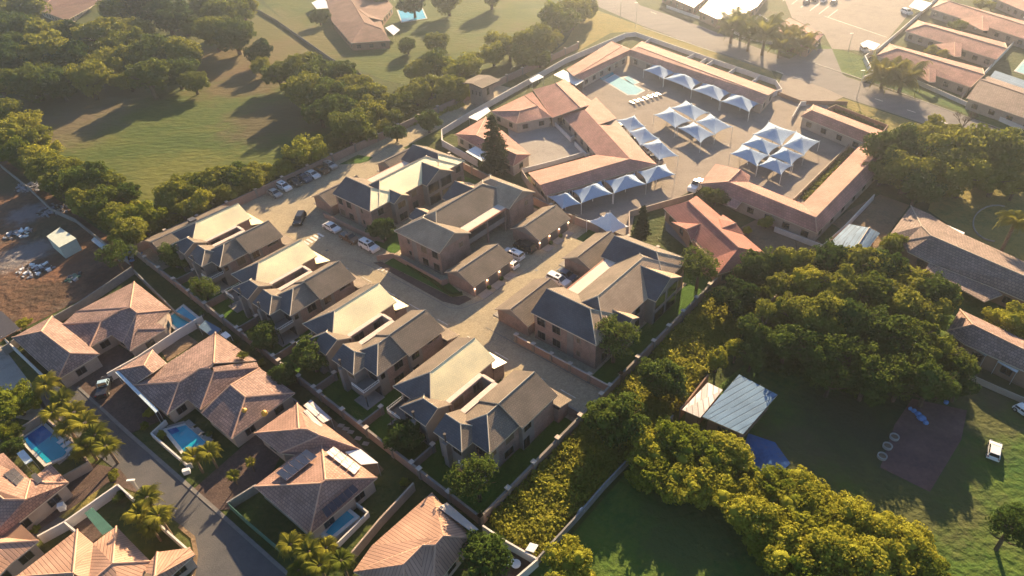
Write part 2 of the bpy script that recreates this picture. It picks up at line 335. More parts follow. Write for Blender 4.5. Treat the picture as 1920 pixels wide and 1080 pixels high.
def roof_slab(tops, mats, facemat, th=.16):
    """closed slab from top faces given as lists of world points; returns MB and shared edges"""
    key = lambda p: (round(p[0], 2), round(p[1], 2), round(p[2], 2))
    mb = MB(); idx = {}; 
    def vi(p):
        k = key(p)
        if k not in idx: idx[k] = len(mb.v); mb.v.append(k)
        return idx[k]
    fs = []; edges = {}
    for fi, tp in enumerate(tops):
        q = [Vector(p) for p in tp]; nz = sum(q[i].x*q[(i+1) % len(q)].y-q[(i+1) % len(q)].x*q[i].y for i in range(len(q)))
        if nz < 0: q = q[::-1]
        f = []
        for p in q:
            i = vi(p)
            if not f or (f[-1] != i and i not in f): f.append(i)
        if len(f) < 3: continue
        fs.append((f, facemat[fi]))
        for i in range(len(f)):
            a, b = f[i], f[(i+1) % len(f)]; edges.setdefault((min(a, b), max(a, b)), []).append((a, b, len(fs)-1))
    nv = len(mb.v); mb.v += [(x, y, z-th) for x, y, z in mb.v]
    for f, mi in fs:
        tris = [tuple(f)] if len(f) == 3 else [tuple(f[k] for k in tr) for tr in tessellate_polygon([[Vector((mb.v[i][0], mb.v[i][1], 0)) for i in f]])]
        for tr in tris:
            A_, B_, C_ = [Vector(mb.v[i]) for i in tr]
            if (B_-A_).cross(C_-A_).z < 0: tr = tr[::-1]
            mb.f.append(tuple(tr)); mb.m.append(mi); mb.f.append(tuple(nv+i for i in reversed(tr))); mb.m.append(len(mats)-1)
    ridges = []
    for (a, b), L in edges.items():
        if len(L) == 1:
            p, q, _ = L[0]; mb.f.append((q, p, nv+p, nv+q)); mb.m.append(len(mats)-1)
        elif len(L) == 2: ridges.append((a, b, L[0][2], L[1][2]))
    caps = []
    for a, b, f1, f2 in ridges:
        A, B = Vector(mb.v[a]), Vector(mb.v[b])
        c1 = sum((Vector(mb.v[i]) for i in fs[f1][0]), Vector())/len(fs[f1][0]); c2 = sum((Vector(mb.v[i]) for i in fs[f2][0]), Vector())/len(fs[f2][0])
        n1 = (Vector(mb.v[fs[f1][0][1]])-Vector(mb.v[fs[f1][0][0]])).cross(Vector(mb.v[fs[f1][0][2]])-Vector(mb.v[fs[f1][0][1]]))
        if n1.z < 0: n1.negate()
        if n1.length > 0 and n1.normalized().dot(c2-A) < -.05 and max(A.z, B.z) > 3.2: caps.append((A, B))
    return mb, caps
def zwin(t, p0, p1, z0, z1, n, wd=1.3, mat='glass', frame='frame', name='window'):
    """n windows on the wall from p0 to p1 (wall seen with outside on its right-hand side p0->p1)"""
    d = (p1-p0); L = d.length; d = d.normalized(); nn = Vector((d.y, -d.x, 0))
    for i in range(n):
        c = p0+d*(L*(i+.5)/n); a = c-d*(wd/2)
        fb = MB(); fb.box(a-d*.08+Vector((0, 0, z0-.08))-nn*.05, d*(wd+.16), nn*.10, Vector((0, 0, z1-z0+.16)))
        f = part(name, fb, M[frame], t)
        g = MB(); g.box(a+Vector((0, 0, z0))-nn*.02, d*(wd/2-.03), nn*.09, Vector((0, 0, z1-z0))); g.box(a+d*(wd/2+.03)+Vector((0, 0, z0))-nn*.02, d*(wd/2-.03), nn*.09, Vector((0, 0, z1-z0)))
        part('pane', g, M[mat], f)
def px_house(name, label, cat, roofs, walls, mat, wallmat='wall', ridge='ridge', inset=.45, wh=None, group=None, capr=.13, win=True):
    """roofs: faces as lists of (px,py,z); walls: outlines at eaves height as lists of (px,py,z)"""
    a = [P(*p) for w_ in walls for p in w_]; loc = sum(a, Vector())/len(a); loc.z = 0
    t = thing(name, label, cat, loc, group)
    mb, caps = roof_slab([[P(*p) for p in f] for f in roofs], [M[mat], M['fascia']], [0]*len(roofs))
    r = part('roof', mb, [M[mat], M['fascia']], t)
    cb = MB()
    for A, B in caps: cb.bar(A+Vector((0, 0, .03)), B+Vector((0, 0, .03)), capr, 5)
    if caps: part('ridge_cap', cb, M[ridge], r)
    for w_ in walls:
        q = [P(*p) for p in w_]; hz_ = min(p.z for p in q)-.1 if wh is None else wh
        o = offset(q, inset); wb = MB(); wb.prism(o, -.2, hz_); part('wall', wb, M[wallmat], t)
        if not win: continue
        n = len(o); ar = sum(o[i][0]*o[(i+1) % n][1]-o[(i+1) % n][0]*o[i][1] for i in range(n))
        if ar < 0: o = o[::-1]
        for i in range(n):
            A = Vector((*o[i], 0)); B = Vector((*o[(i+1) % n], 0)); L = (B-A).length
            d = (B-A).normalized(); out = Vector((d.y, -d.x, 0))
            if L > 2.6 and out.y < .3: zwin(t, A, B, .95, 2.1, max(1, min(9, int(L/4))), 1.4)
    return t
def wall_line(name, label, pts, h, th=.22, mat='wallg', cap=None, pillars=0, group=None, cat='wall', closed=False, pil_h=.3, pw=.5, gap=None):
    """free-standing wall along world points; pillars every given metres"""
    loc = sum((Vector(p) for p in pts), Vector())/len(pts); loc.z = 0
    mb = MB(); cb = MB(); pil = []
    seq = list(zip(pts, pts[1:]+([pts[0]] if closed else [])))
    if not closed: seq = list(zip(pts, pts[1:]))
    for A, B in seq:
        A = Vector((A[0], A[1], 0)); B = Vector((B[0], B[1], 0)); d = (B-A); L = d.length; d.normalize(); n = Vector((-d.y, d.x, 0))
        mb.box(A-n*(th/2)+Vector((0, 0, -.2)), d*L, n*th, Vector((0, 0, h+.2)))
        if cap: cb.box(A-n*(th/2+.04)+Vector((0, 0, h)), d*L, n*(th+.08), Vector((0, 0, .07)))
        if pillars:
            k = max(1, round(L/pillars))
            for i in range(k+1): pil.append((A+d*(L*i/k), d, n))
    if not (cap or pillars): return solo(name, mb, M[mat], label, cat, group, loc)
    t = thing(name, label, cat, loc, group); part('wall_panel', mb, M[mat], t)
    if cap: part('coping', cb, M[cap], t)
    for p, d, n in pil:
        b = MB(); b.box(p-d*(pw/2)-n*(pw/2)+Vector((0, 0, -.2)), d*pw, n*pw, Vector((0, 0, h+pil_h+.2)))
        o = part('pillar', b, M['plaster'], t)
        c = MB(); c.box(p-d*(pw/2+.1)-n*(pw/2+.1)+Vector((0, 0, h+pil_h)), d*(pw+.2), n*(pw+.2), Vector((0, 0, .13))); part('capstone', c, M['capstone'], o)
    return t

# ------------------------------------------------------------------ ground and other surfaces
sheet('ground', [(-1500, -300), (1500, -300), (1500, 2200), (-1500, 2200)], 0, M['ground'])
sheet('open_field', pxs([(150, 470), (-60, 300), (-60, 180), (250, 100), (420, 20), (480, 0), (700, 160), (860, 250), (480, 400), (240, 470)]), .02, M['field'])
sheet('garden_lawn', pxs([(460, -30), (1060, -60), (1040, 60), (860, 180), (720, 150), (620, 110), (540, 45)]), .03, M['field'])
sheet('bare_lot', pxs([(-120, 300), (0, 292), (70, 345), (135, 395), (205, 445), (250, 492), (252, 512), (140, 568), (40, 618), (-80, 690)]), .03, M['dirt'])
sheet('rough_grass', pxs([(940, 985), (1105, 790), (1290, 600), (1345, 530), (1400, 560), (1440, 590), (1400, 620), (1330, 690), (1270, 765), (1175, 870), (1060, 1000), (1010, 1050)]), .03, M['dry'])
sheet('park_lawn', pxs([(1010, 1060), (1075, 1000), (1180, 880), (1280, 780), (1400, 680), (1500, 560), (1700, 480), (1990, 520), (2100, 700), (2000, 1150), (900, 1200)]), .035, M['park'])
sheet('park_lawn', pxs([(1740, 395), (1760, 330), (1990, 300), (2100, 480), (1990, 520), (1850, 470)]), .045, M['dry'])
road = sheet('road', pxs([(120, 712), (146, 728), (242, 815), (402, 955), (542, 1080), (680, 1200), (340, 1200), (366, 1082), (372, 1040), (366, 1006), (338, 984), (258, 925), (246, 902), (110, 800), (60, 740)]), .05, M['asphalt'])
sheet('side_road', pxs([(262, 926), (230, 880), (165, 868), (110, 915), (40, 985), (70, 1012), (120, 988), (205, 905)]), .055, M['asphalt'])
sheet('street', pxs([(-80, 640), (4, 648), (70, 735), (95, 780), (60, 790), (-80, 760)]), .05, M['concrete'])
sheet('driveway', pxs([(112, 712), (172, 668), (215, 645), (252, 664), (218, 698), (316, 775), (300, 790), (243, 814), (146, 728)]), .06, M['brickpave'])
sheet('driveway', pxs([(360, 920), (440, 850), (480, 815), (530, 850), (500, 905), (440, 955), (404, 957)]), .06, M['brickpave'])
sheet('sidewalk', pxs([(144, 727), (148, 724), (246, 812), (406, 952), (546, 1077), (690, 1200), (680, 1200), (540, 1082), (400, 957), (240, 817)]), .12, M['kerb'], curb=1)
sheet('sidewalk', pxs([(338, 984), (366, 1006), (372, 1040), (366, 1082), (358, 1082), (364, 1040), (358, 1010), (334, 990)]), .12, M['sand'], curb=1)
sheet('main_road', pxs([(1050, -40), (1140, -60), (1200, 10), (1280, 37), (1447, 100), (1627, 157), (1780, 207), (1920, 263), (2090, 330), (2090, 375), (1920, 305), (1760, 242), (1640, 202), (1580, 182), (1447, 132), (1280, 76), (1205, 49), (1110, 8)]), .06, M['road_main'])
sheet('verge', pxs([(1100, 12), (1205, 50), (1280, 78), (1447, 134), (1465, 170), (1440, 172), (1203, 76), (1178, 60), (1145, 62), (1060, 110), (1000, 150), (985, 140), (1060, 80)]), .05, M['dry'])
sheet('verge', pxs([(1560, 192), (1580, 184), (1640, 204), (1760, 244), (1790, 262), (1700, 262), (1600, 215)]), .05, M['dry'])
sheet('verge', pxs([(1190, -20), (1320, 40), (1447, 96), (1627, 152), (1780, 202), (1990, 290), (1990, 250), (1800, 180), (1600, 100), (1450, 60), (1260, -20)]), .045, M['park'])
sheet('forecourt', pxs([(1455, 168), (1468, 140), (1545, 165), (1582, 182), (1560, 192), (1525, 197), (1500, 218), (1440, 195)]), .08, M['court'])
sheet('car_park', pxs([(1485, 34), (1460, -30), (1780, -40), (1716, 12), (1650, 92), (1632, 97), (1560, 92), (1546, 66)]), .07, M['court'])
sheet('access_road', pxs([(1515, 92), (1560, 92), (1580, 140), (1600, 152), (1500, 118), (1480, 110)]), .075, M['road_main'])
sheet('school_yard', pxs([(1066, 160), (1092, 145), (1182, 100), (1440, 176), (1470, 174), (1545, 192), (1620, 265), (1506, 384), (1406, 342), (1310, 352), (1240, 385), (1190, 400), (1182, 440), (1120, 440), (1023, 372), (1235, 306), (1110, 190)]), .06, M['court'])
sheet('inner_yard', pxs([(950, 225), (1035, 219), (1084, 258), (1112, 288), (1000, 316), (960, 300)]), .065, M['concrete'])
sheet('pool_terrace', pxs([(1092, 152), (1180, 106), (1330, 158), (1300, 185), (1215, 210), (1190, 218)]), .085, M['court'])
sheet('service_yard', pxs([(1380, 432), (1425, 408), (1520, 440), (1550, 465), (1470, 480), (1436, 474)]), .06, M['sand'])
sheet('service_yard', pxs([(1560, 420), (1590, 395), (1650, 365), (1705, 385), (1665, 440), (1640, 470)]), .06, M['sand'])
sheet('driveway', pxs([(1246, 396), (1270, 425), (1330, 470), (1350, 505), (1310, 485), (1248, 432)]), .06, M['road_main'])
sheet('brick_slab', pxs([(1710, 748), (1813, 770), (1802, 825), (1743, 923), (1650, 877), (1677, 797)]), .07, M['tenniscourt'])
sheet('blue_slab', pxs([(1403, 813), (1453, 830), (1482, 870), (1460, 889), (1410, 880), (1390, 850)]), .07, M['bluepaint'])
sheet('garden_path', pxs([(560, 790), (640, 850), (700, 900), (720, 880), (640, 800), (590, 755)]), .05, M['sand'])
for a, c in ((24.2,-45),(24.0,-20),(26,-70),(47,-30)):
    solo('drain_cover', MB().prism([E(a, c), E(a+.6, c), E(a+.6, c+.6), E(a, c+.6)], .07, .09), M['frame'], None, None, kind='structure')
for pts in (((30,-84),(33,-86.5),(37,-88.5),(44,-90.5),(50,-92)), ((56,-95.2),(61,-96.5),(66,-97.5),(72,-98)), ((27.6,-62),(28.2,-57.5),(28.4,-50),(28.6,-42),(28.6,-35),(30,-33),(34,-31.6),(48,-31.2)), ((31,-26.8),(50,-26.9),(62,-27)), ((28.7,-26),(28.7,-19),(28.8,-2))):
    mb = MB()
    for (a0, c0_), (a1, c1_) in zip(pts, pts[1:]): A, B = E(a0, c0_, .1), E(a1, c1_, .1); d = (B-A).normalized(); mb.box(A, B-A, Vector((-d.y, d.x, 0))*.13, Vector((0, 0, .01)))
    solo('edging_line', mb, M['kerb'], None, None, kind='structure')
# estate surfaces
sheet('estate_paving', [E(21, 0), E(65.5, 0), E(65.5, -60), E(70, -103), E(0, -103), E(0, -92), E(21, -92)], .08, M['paving'])
sheet('estate_paving', [E(68, -103), E(68, -94), E(90, -95), E(118, -97), E(118, -103)], .075, M['paving'])
sheet('back_lawn', [E(0, -92), E(21, -92), E(21, 0), E(0, 0)], .07, M['lawn'])
sheet('lawn', [E(30, -4.4), E(65.5, -4.4), E(65.5, 0), E(30, 0)], .10, M['lawn'])
sheet('lawn', [E(60.8, -30), E(65.5, -30), E(65.5, -4.4), E(60.8, -4.4)], .10, M['lawn'])
sheet('lawn', [E(52.5, -100.6), E(59, -100.9), E(60.5, -96.5), E(58.5, -95.6), E(56.2, -96.6)], .13, M['lawn'])
sheet('lawn', [E(30.6, -56), E(33.8, -56), E(33.8, -40), E(33, -36), E(31.2, -37)], .15, M['lawn'])
sheet('lawn', [E(34, -64), E(46, -64), E(46, -58), E(34, -57)], .13, M['lawn'])
sheet('lawn', [E(62, -72), E(67, -72), E(67, -58), E(64, -58)], .13, M['lawn'])
sheet('footpath', [E(29.4, -58), E(30.6, -57), E(31.1, -37), E(33, -35.2), E(33, -33.6), E(30.2, -34.2), E(29.2, -37.5)], .14, M['brickpave'], curb=1)
for lab, a0, c0, a1, c1 in (('',24.8,-63,24.8,-60.5),('',24.8,-56,24.8,-53),('',24.8,-49,24.8,-46),('',24.8,-42,24.8,-39),('',25,-34.5,25,-31.8),('',25,-27,25,-24),('',25,-20.5,25,-17.5),('',25,-13,25,-10),('',25,-6.5,25,-3.6)):
    mb = MB(); A, B = E(a0, c0, .1), E(a1, c1, .1); mb.box(A, B-A, AX*.13, Vector((0, 0, .004))); o = solo('lane_marking', mb, M['line'], None, None, kind='structure')
for i in range(7):
    for a0, c0 in ((23.2, -77),):
        mb = MB(); mb.box(E(a0+i*.95, c0, .1), AX*.5, CX*2.2, Vector((0, 0, .004))); solo('lane_marking', mb, M['line'], None, None, kind='structure')
for i in range(9):
    mb = MB(); mb.box(E(28.2+i*.35, -55.5+i*.9, .1), AX*2.6, CX*.32, Vector((0, 0, .004))); solo('lane_marking', mb, M['line'], None, None, kind='structure')
for x0, y0, x1, y1 in ((1455,133,1468,138),(1487,144,1500,148),(1395,112,1408,117),(1640,185,1655,190),(1700,206,1716,211),(1760,226,1776,232),(1220,22,1230,26)):
    mb = MB(); A, B = P(x0, y0, .07), P(x1, y1, .07); d = (B-A).normalized(); mb.box(A, B-A, Vector((-d.y, d.x, 0))*.22, Vector((0, 0, .004))); solo('lane_marking', mb, M['line'], None, None, kind='structure')
for i in range(11):   # parking bay lines
    for (xa, ya, xb, yb, dx, dy) in ((1570,18,1552,32,-17,-6),(1640,62,1662,70,-9,7.5)):
        if i > 6 and dx < -10: continue
        k = i; A, B = P(xa+dx*k if dx < -10 else xa-9.5*k*1.0+0, ya+dy*k if dx < -10 else ya-3.2*k, .085), P(xb+dx*k if dx < -10 else xb-9.5*k, yb+dy*k if dx < -10 else yb-3.2*k, .085)
        d = (B-A).normalized(); mb = MB(); mb.box(A, B-A, Vector((-d.y, d.x, 0))*.2, Vector((0, 0, .004))); solo('parking_line', mb, M['line'], None, None, kind='structure')
for A, B in ((P(1460, 96, .08), P(1627, 153, .08)), (P(1627, 153, .08), P(1920, 258, .08)), (P(1205, 52, .08), P(1447, 134, .08))):
    d = (B-A).normalized(); mb = MB(); mb.box(A, B-A, Vector((-d.y, d.x, 0))*.3, Vector((0, 0, .08))); solo('kerb', mb, M['kerb'], None, None, kind='structure')

# ------------------------------------------------------------------ estate architecture
PIT = .53
def gable(tops, fm, gabs, a0, a1, c0, c1, ze, axis, h0=0, h1=0, lit_faces=None, blue='S', pit=PIT):
    """roof with its ridge along a ('a') or c ('c'); h0/h1: hip at the low/high end. fills tops with faces"""
    if axis == 'a':
        hw = (c1-c0)/2; cm = (c0+c1)/2; zr = ze+hw*pit; r0 = a0+(hw if h0 else 0); r1 = a1-(hw if h1 else 0)
        T = lambda a, c, z: E(a, c, z)
        faces = [([T(a0, c0, ze), T(a1, c0, ze), T(r1, cm, zr), T(r0, cm, zr)], 'NW'), ([T(a0, c1, ze), T(a1, c1, ze), T(r1, cm, zr), T(r0, cm, zr)], 'SE')]
        e0 = [T(a0, c0, ze), T(a0, c1, ze), T(r0, cm, zr)]; e1 = [T(a1, c0, ze), T(a1, c1, ze), T(r1, cm, zr)]
        if h0: faces.append((e0, 'SW'))
        else: gabs.append((e0, -AX))
        if h1: faces.append((e1, 'NE'))
        else: gabs.append((e1, AX))
    else:
        hw = (a1-a0)/2; am = (a0+a1)/2; zr = ze+hw*pit; r0 = c0+(hw if h0 else 0); r1 = c1-(hw if h1 else 0)
        faces = [([E(a0, c0, ze), E(a0, c1, ze), E(am, r1, zr), E(am, r0, zr)], 'SW'), ([E(a1, c0, ze), E(a1, c1, ze), E(am, r1, zr), E(am, r0, zr)], 'NE')]
        e0 = [E(a0, c0, ze), E(a1, c0, ze), E(am, r0, zr)]; e1 = [E(a0, c1, ze), E(a1, c1, ze), E(am, r1, zr)]
        if h0: faces.append((e0, 'NW'))
        else: gabs.append((e0, -CX))
        if h1: faces.append((e1, 'SE'))
        else: gabs.append((e1, CX))
    mi = {'NW': 0, 'SE': 0, 'SW': 1, 'NE': 0}  # SW slopes take the tile copy with shade painted in
    for k_, v_ in (lit_faces or {}).items(): mi[k_] = v_
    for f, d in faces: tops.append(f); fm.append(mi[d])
def estate_roof(t, wings, lit_faces=None, name='roof'):
    mats = [M['roofb'], M['roofs'], M['rooflit'], M['rooflit2'], M['fascia']]
    for wg in wings:
        tops, fm, gabs = [], [], []
        cr = wg.pop('lit_faces', lit_faces); gable(tops, fm, gabs, lit_faces=cr, **wg)
        mb, caps = roof_slab(tops, mats, fm, th=.2)
        r = part(name, mb, mats, t)
        cb = MB()
        for A, B in caps: cb.bar(A+Vector((0, 0, .02)), B+Vector((0, 0, .02)), .09, 4)
        if caps: part('ridge_cap', cb, M['fascia'], r)
        for g, n in gabs:
            gb = MB(); q = [p-n*.42-Vector((0, 0, .22)) for p in g]; k = [p-n*.15 for p in q]; gb.poly(q); gb.poly(k[::-1])
            for i in range(3): gb.poly([q[i], q[(i+1) % 3], k[(i+1) % 3], k[i]])
            part('gable', gb, M['plaster'], t)
def ewin(t, side, a, c, z0, z1, wd, mat='glass', name='window'):
    """window on a wall of the estate frame; side SE/SW/NW/NE; (a,c) on the wall surface"""
    n, d = {'SE': (CX, AX), 'SW': (-AX, CX), 'NW': (-CX, AX), 'NE': (AX, CX)}[side]
    p = E(a, c, z0)-d*(wd/2); Z = Vector((0, 0, 1))
    fb = MB(); fb.box(p-d*.1-Z*.1-n*.06, d*(wd+.2), n*.12, Z*(z1-z0+.2)); f = part(name, fb, M['plaster' if name == 'window' else 'frame'], t)
    mat = random.choice(['glass', 'glass', 'glass', 'curtain']) if name == 'window' else mat
    g = MB(); k = 2 if wd > .9 else 1; gap = .05
    for i in range(k): g.box(p+d*(wd/k*i+gap/2)-n*.03, d*(wd/k-gap), n*.11, Z*(z1-z0))
    part('pane', g, M[mat], f)
def abox(a0, a1, c0, c1, z0, z1, mb=None):
    mb = mb or MB(); return mb.box(E(a0, c0, z0), AX*(a1-a0), CX*(c1-c0), Vector((0, 0, z1-z0)))
def railing(t, pts, z, h=1.0):
    r = MB()
    for (a0, c0), (a1, c1) in zip(pts, pts[1:]):
        A, B = E(a0, c0, z), E(a1, c1, z); L = (B-A).length; k = max(2, int(L/.28))
        for zz in (0.1, h): r.bar(A+Vector((0, 0, zz)), B+Vector((0, 0, zz)), .045)
        for i in range(k+1):
            q = A+(B-A)*(i/k); r.bar(q, q+Vector((0, 0, h)), .022 if 0 < i < k else .05)
    part('railing', r, M['rail'], t)
def house(c0, mir, label, group):
    """one semi of the paired estate houses; c0 = c of the pair offset; mir mirrors it about the courtyard"""
    K = -13.25
    def mc(c): return (2*K-c if mir else c)+c0
    def rng(x, y): a, b = mc(x), mc(y); return (min(a, b), max(a, b))
    flip = (lambda s: {'SE': 'NW', 'NW': 'SE'}.get(s, s)) if mir else (lambda s: s)
    t = thing('townhouse', label, 'house', E(12, mc(-7)), group)
    cr = {'SE': 2} if mir else None  # mirrored houses: bright light painted onto the SE slope only
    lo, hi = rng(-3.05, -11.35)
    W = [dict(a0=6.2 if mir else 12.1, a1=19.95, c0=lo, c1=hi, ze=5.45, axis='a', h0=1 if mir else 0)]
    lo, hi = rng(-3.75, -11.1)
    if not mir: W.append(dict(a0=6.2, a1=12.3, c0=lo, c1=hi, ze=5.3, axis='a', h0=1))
    lo, hi = rng(-6.9, -12.45); W.append(dict(a0=4.1, a1=9.3, c0=lo, c1=hi, ze=5.3, axis='c', h0=(1 if mir else 0), h1=(0 if mir else 1), lit_faces=None))
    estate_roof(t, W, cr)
    def wallb(a0, a1, x, y, z1, mat, z0=-.2, nm='wall'):
        lo, hi = rng(x, y); part(nm, abox(a0, a1, lo, hi, z0, z1), M[mat], t)
    wallb(12.5, 19.5, -3.5, -10.9, 5.45, 'brick'); wallb(6.7, 12.5, -4.2, -10.7, 5.3, 'brick'); wallb(4.5, 9, -7.3, -12.0, 5.3, 'plaster')
    wallb(12.48, 15.0, -3.47, -5.0, 5.4, 'plaster', nm='plaster_panel'); wallb(6.68, 8.3, -4.17, -5.5, 5.25, 'plaster', nm='plaster_panel')
    S1 = flip('SE')
    for a, z0, z1, wd, c in ((13.6, 3.6, 5.0, 1.5, -3.47), (17.6, 4.5, 4.95, 2.4, -3.5), (10.6, 3.3, 4.9, 1.7, -4.2), (7.4, 3.6, 4.6, .8, -4.17), (13.2, .2, 2.2, 1.3, -3.47), (10.2, .7, 2.0, 1.9, -4.2)):
        ewin(t, S1, a, mc(c), z0, z1, wd)
    S2 = flip('NW')
    if mir: 
        pass
    for a, z0, z1, wd in ((15.2, 3.5, 4.8, 1.2), (10.8, 3.2, 4.9, 1.9)):
        ewin(t, S2, a, mc(-10.9 if a > 12 else -10.7), z0, z1, wd)
    ewin(t, 'SW', 4.5, mc(-10.9), .8, 2.2, 1.3); ewin(t, 'SW', 4.5, mc(-8.3), 3.6, 4.4, 1.6)
    ewin(t, 'SW', 6.7, mc(-5.7), 2.9, 4.8, 2.1, name='balcony_door'); ewin(t, 'SW', 6.7, mc(-5.7), .1, 2.2, 2.3, name='patio_door')
    # balcony in the garden corner
    lo, hi = rng(-4.3, -7.3); part('balcony_slab', abox(3.6, 6.7, lo, hi, 2.45, 2.7), M['plaster'], t)
    lo2, hi2 = rng(-4.2, -4.4); bb = MB(); abox(3.6, 6.7, lo2, hi2, 2.7, 3.3, bb); abox(3.5, 3.7, lo, hi, 2.7, 3.3, bb); part('balcony_wall', bb, M['plaster'], t)
    railing(t, [(6.6, mc(-4.3)), (3.6, mc(-4.3)), (3.6, mc(-7.2))], 3.3, .55)
    part('patio', abox(3.2, 6.7, *rng(-3.9, -7.3), .05, .14), M['concrete'], t)
    pb = MB(); pb.bar(E(3.75, mc(-4.4), 0), E(3.75, mc(-4.4), 2.5), .09); part('post', pb, M['darkfascia'], t)
    ch = abox(3.7, 4.6, *rng(-9.6, -10.5), -.2, 4.9); cm_ = part('chimney', ch, M['plaster'], t)
    cw = MB(); cw.bar(E(4.15, mc(-10.05), 4.9), E(4.15, mc(-10.05), 6.4), .12, 6); cw.bar(E(4.15, mc(-10.05), 6.4), E(4.15, mc(-10.05), 6.6), .24, 6); part('cowl', cw, M['darkfascia'], cm_)
    # lean-to garage roof at the street side
    lo, hi = rng(-2.2, -11.4); q = [E(19.4, lo, 3.9), E(19.4, hi, 3.9), E(22.3, hi, 3.0), E(22.3, lo, 3.0)]
    mb, _ = roof_slab([q], [M['rooflit' if mir else 'roofb'], M['fascia']], [0]); part('garage_roof', mb, [M['rooflit' if mir else 'roofb'], M['fascia']], t)  # mirrored houses: lean-to carries the same painted brightness
    wallb(19.5, 21.9, -2.6, -11.0, 2.95, 'brick', nm='garage_wall')
    # courtyard parapet
    lo, hi = rng(-11.2, -12.2); part('parapet', abox(9.1, 16.3, lo, hi, 5.25, 5.45), M['strip'], t)
    wallb(9.2, 16.2, -10.6, -12.1, 5.25, 'brick', nm='courtyard_wall')
    if mir:
        lo, hi = rng(-12.1, -14.4); part('parapet', abox(15.95, 16.45, lo, hi, 5.2, 5.5), M['strip'], t); part('wall', abox(16.0, 16.4, lo, hi, -.2, 5.2), M['plaster'], t)
        S3 = 'SE'; 
        for a, wd in ((10.8, 2.0), (14.6, 1.3)): ewin(t, 'SE', a, mc(-12.1), 3.4, 4.9, wd)
    lo, hi = rng(-4.4, -6.9); part('driveway_apron', abox(21.9, 23.5, lo, hi, .05, .13), M['concrete'], t)
    return t
names = ['the first pair from the north wall', 'the second pair', 'the third pair', 'the nearest pair']
pos = ['farthest of its row', 'second farthest of its row', 'second nearest of its row', 'nearest of its row']
for i, off in enumerate((-70.85, -46.9, -23.4, 0)):
    house(off, False, 'townhouse with dark brown roof, '+pos[i], 'paired two-storey townhouses along the back gardens')
    house(off, True, 'townhouse with roof slope painted sunlit pale, '+pos[i], 'paired two-storey townhouses along the back gardens')

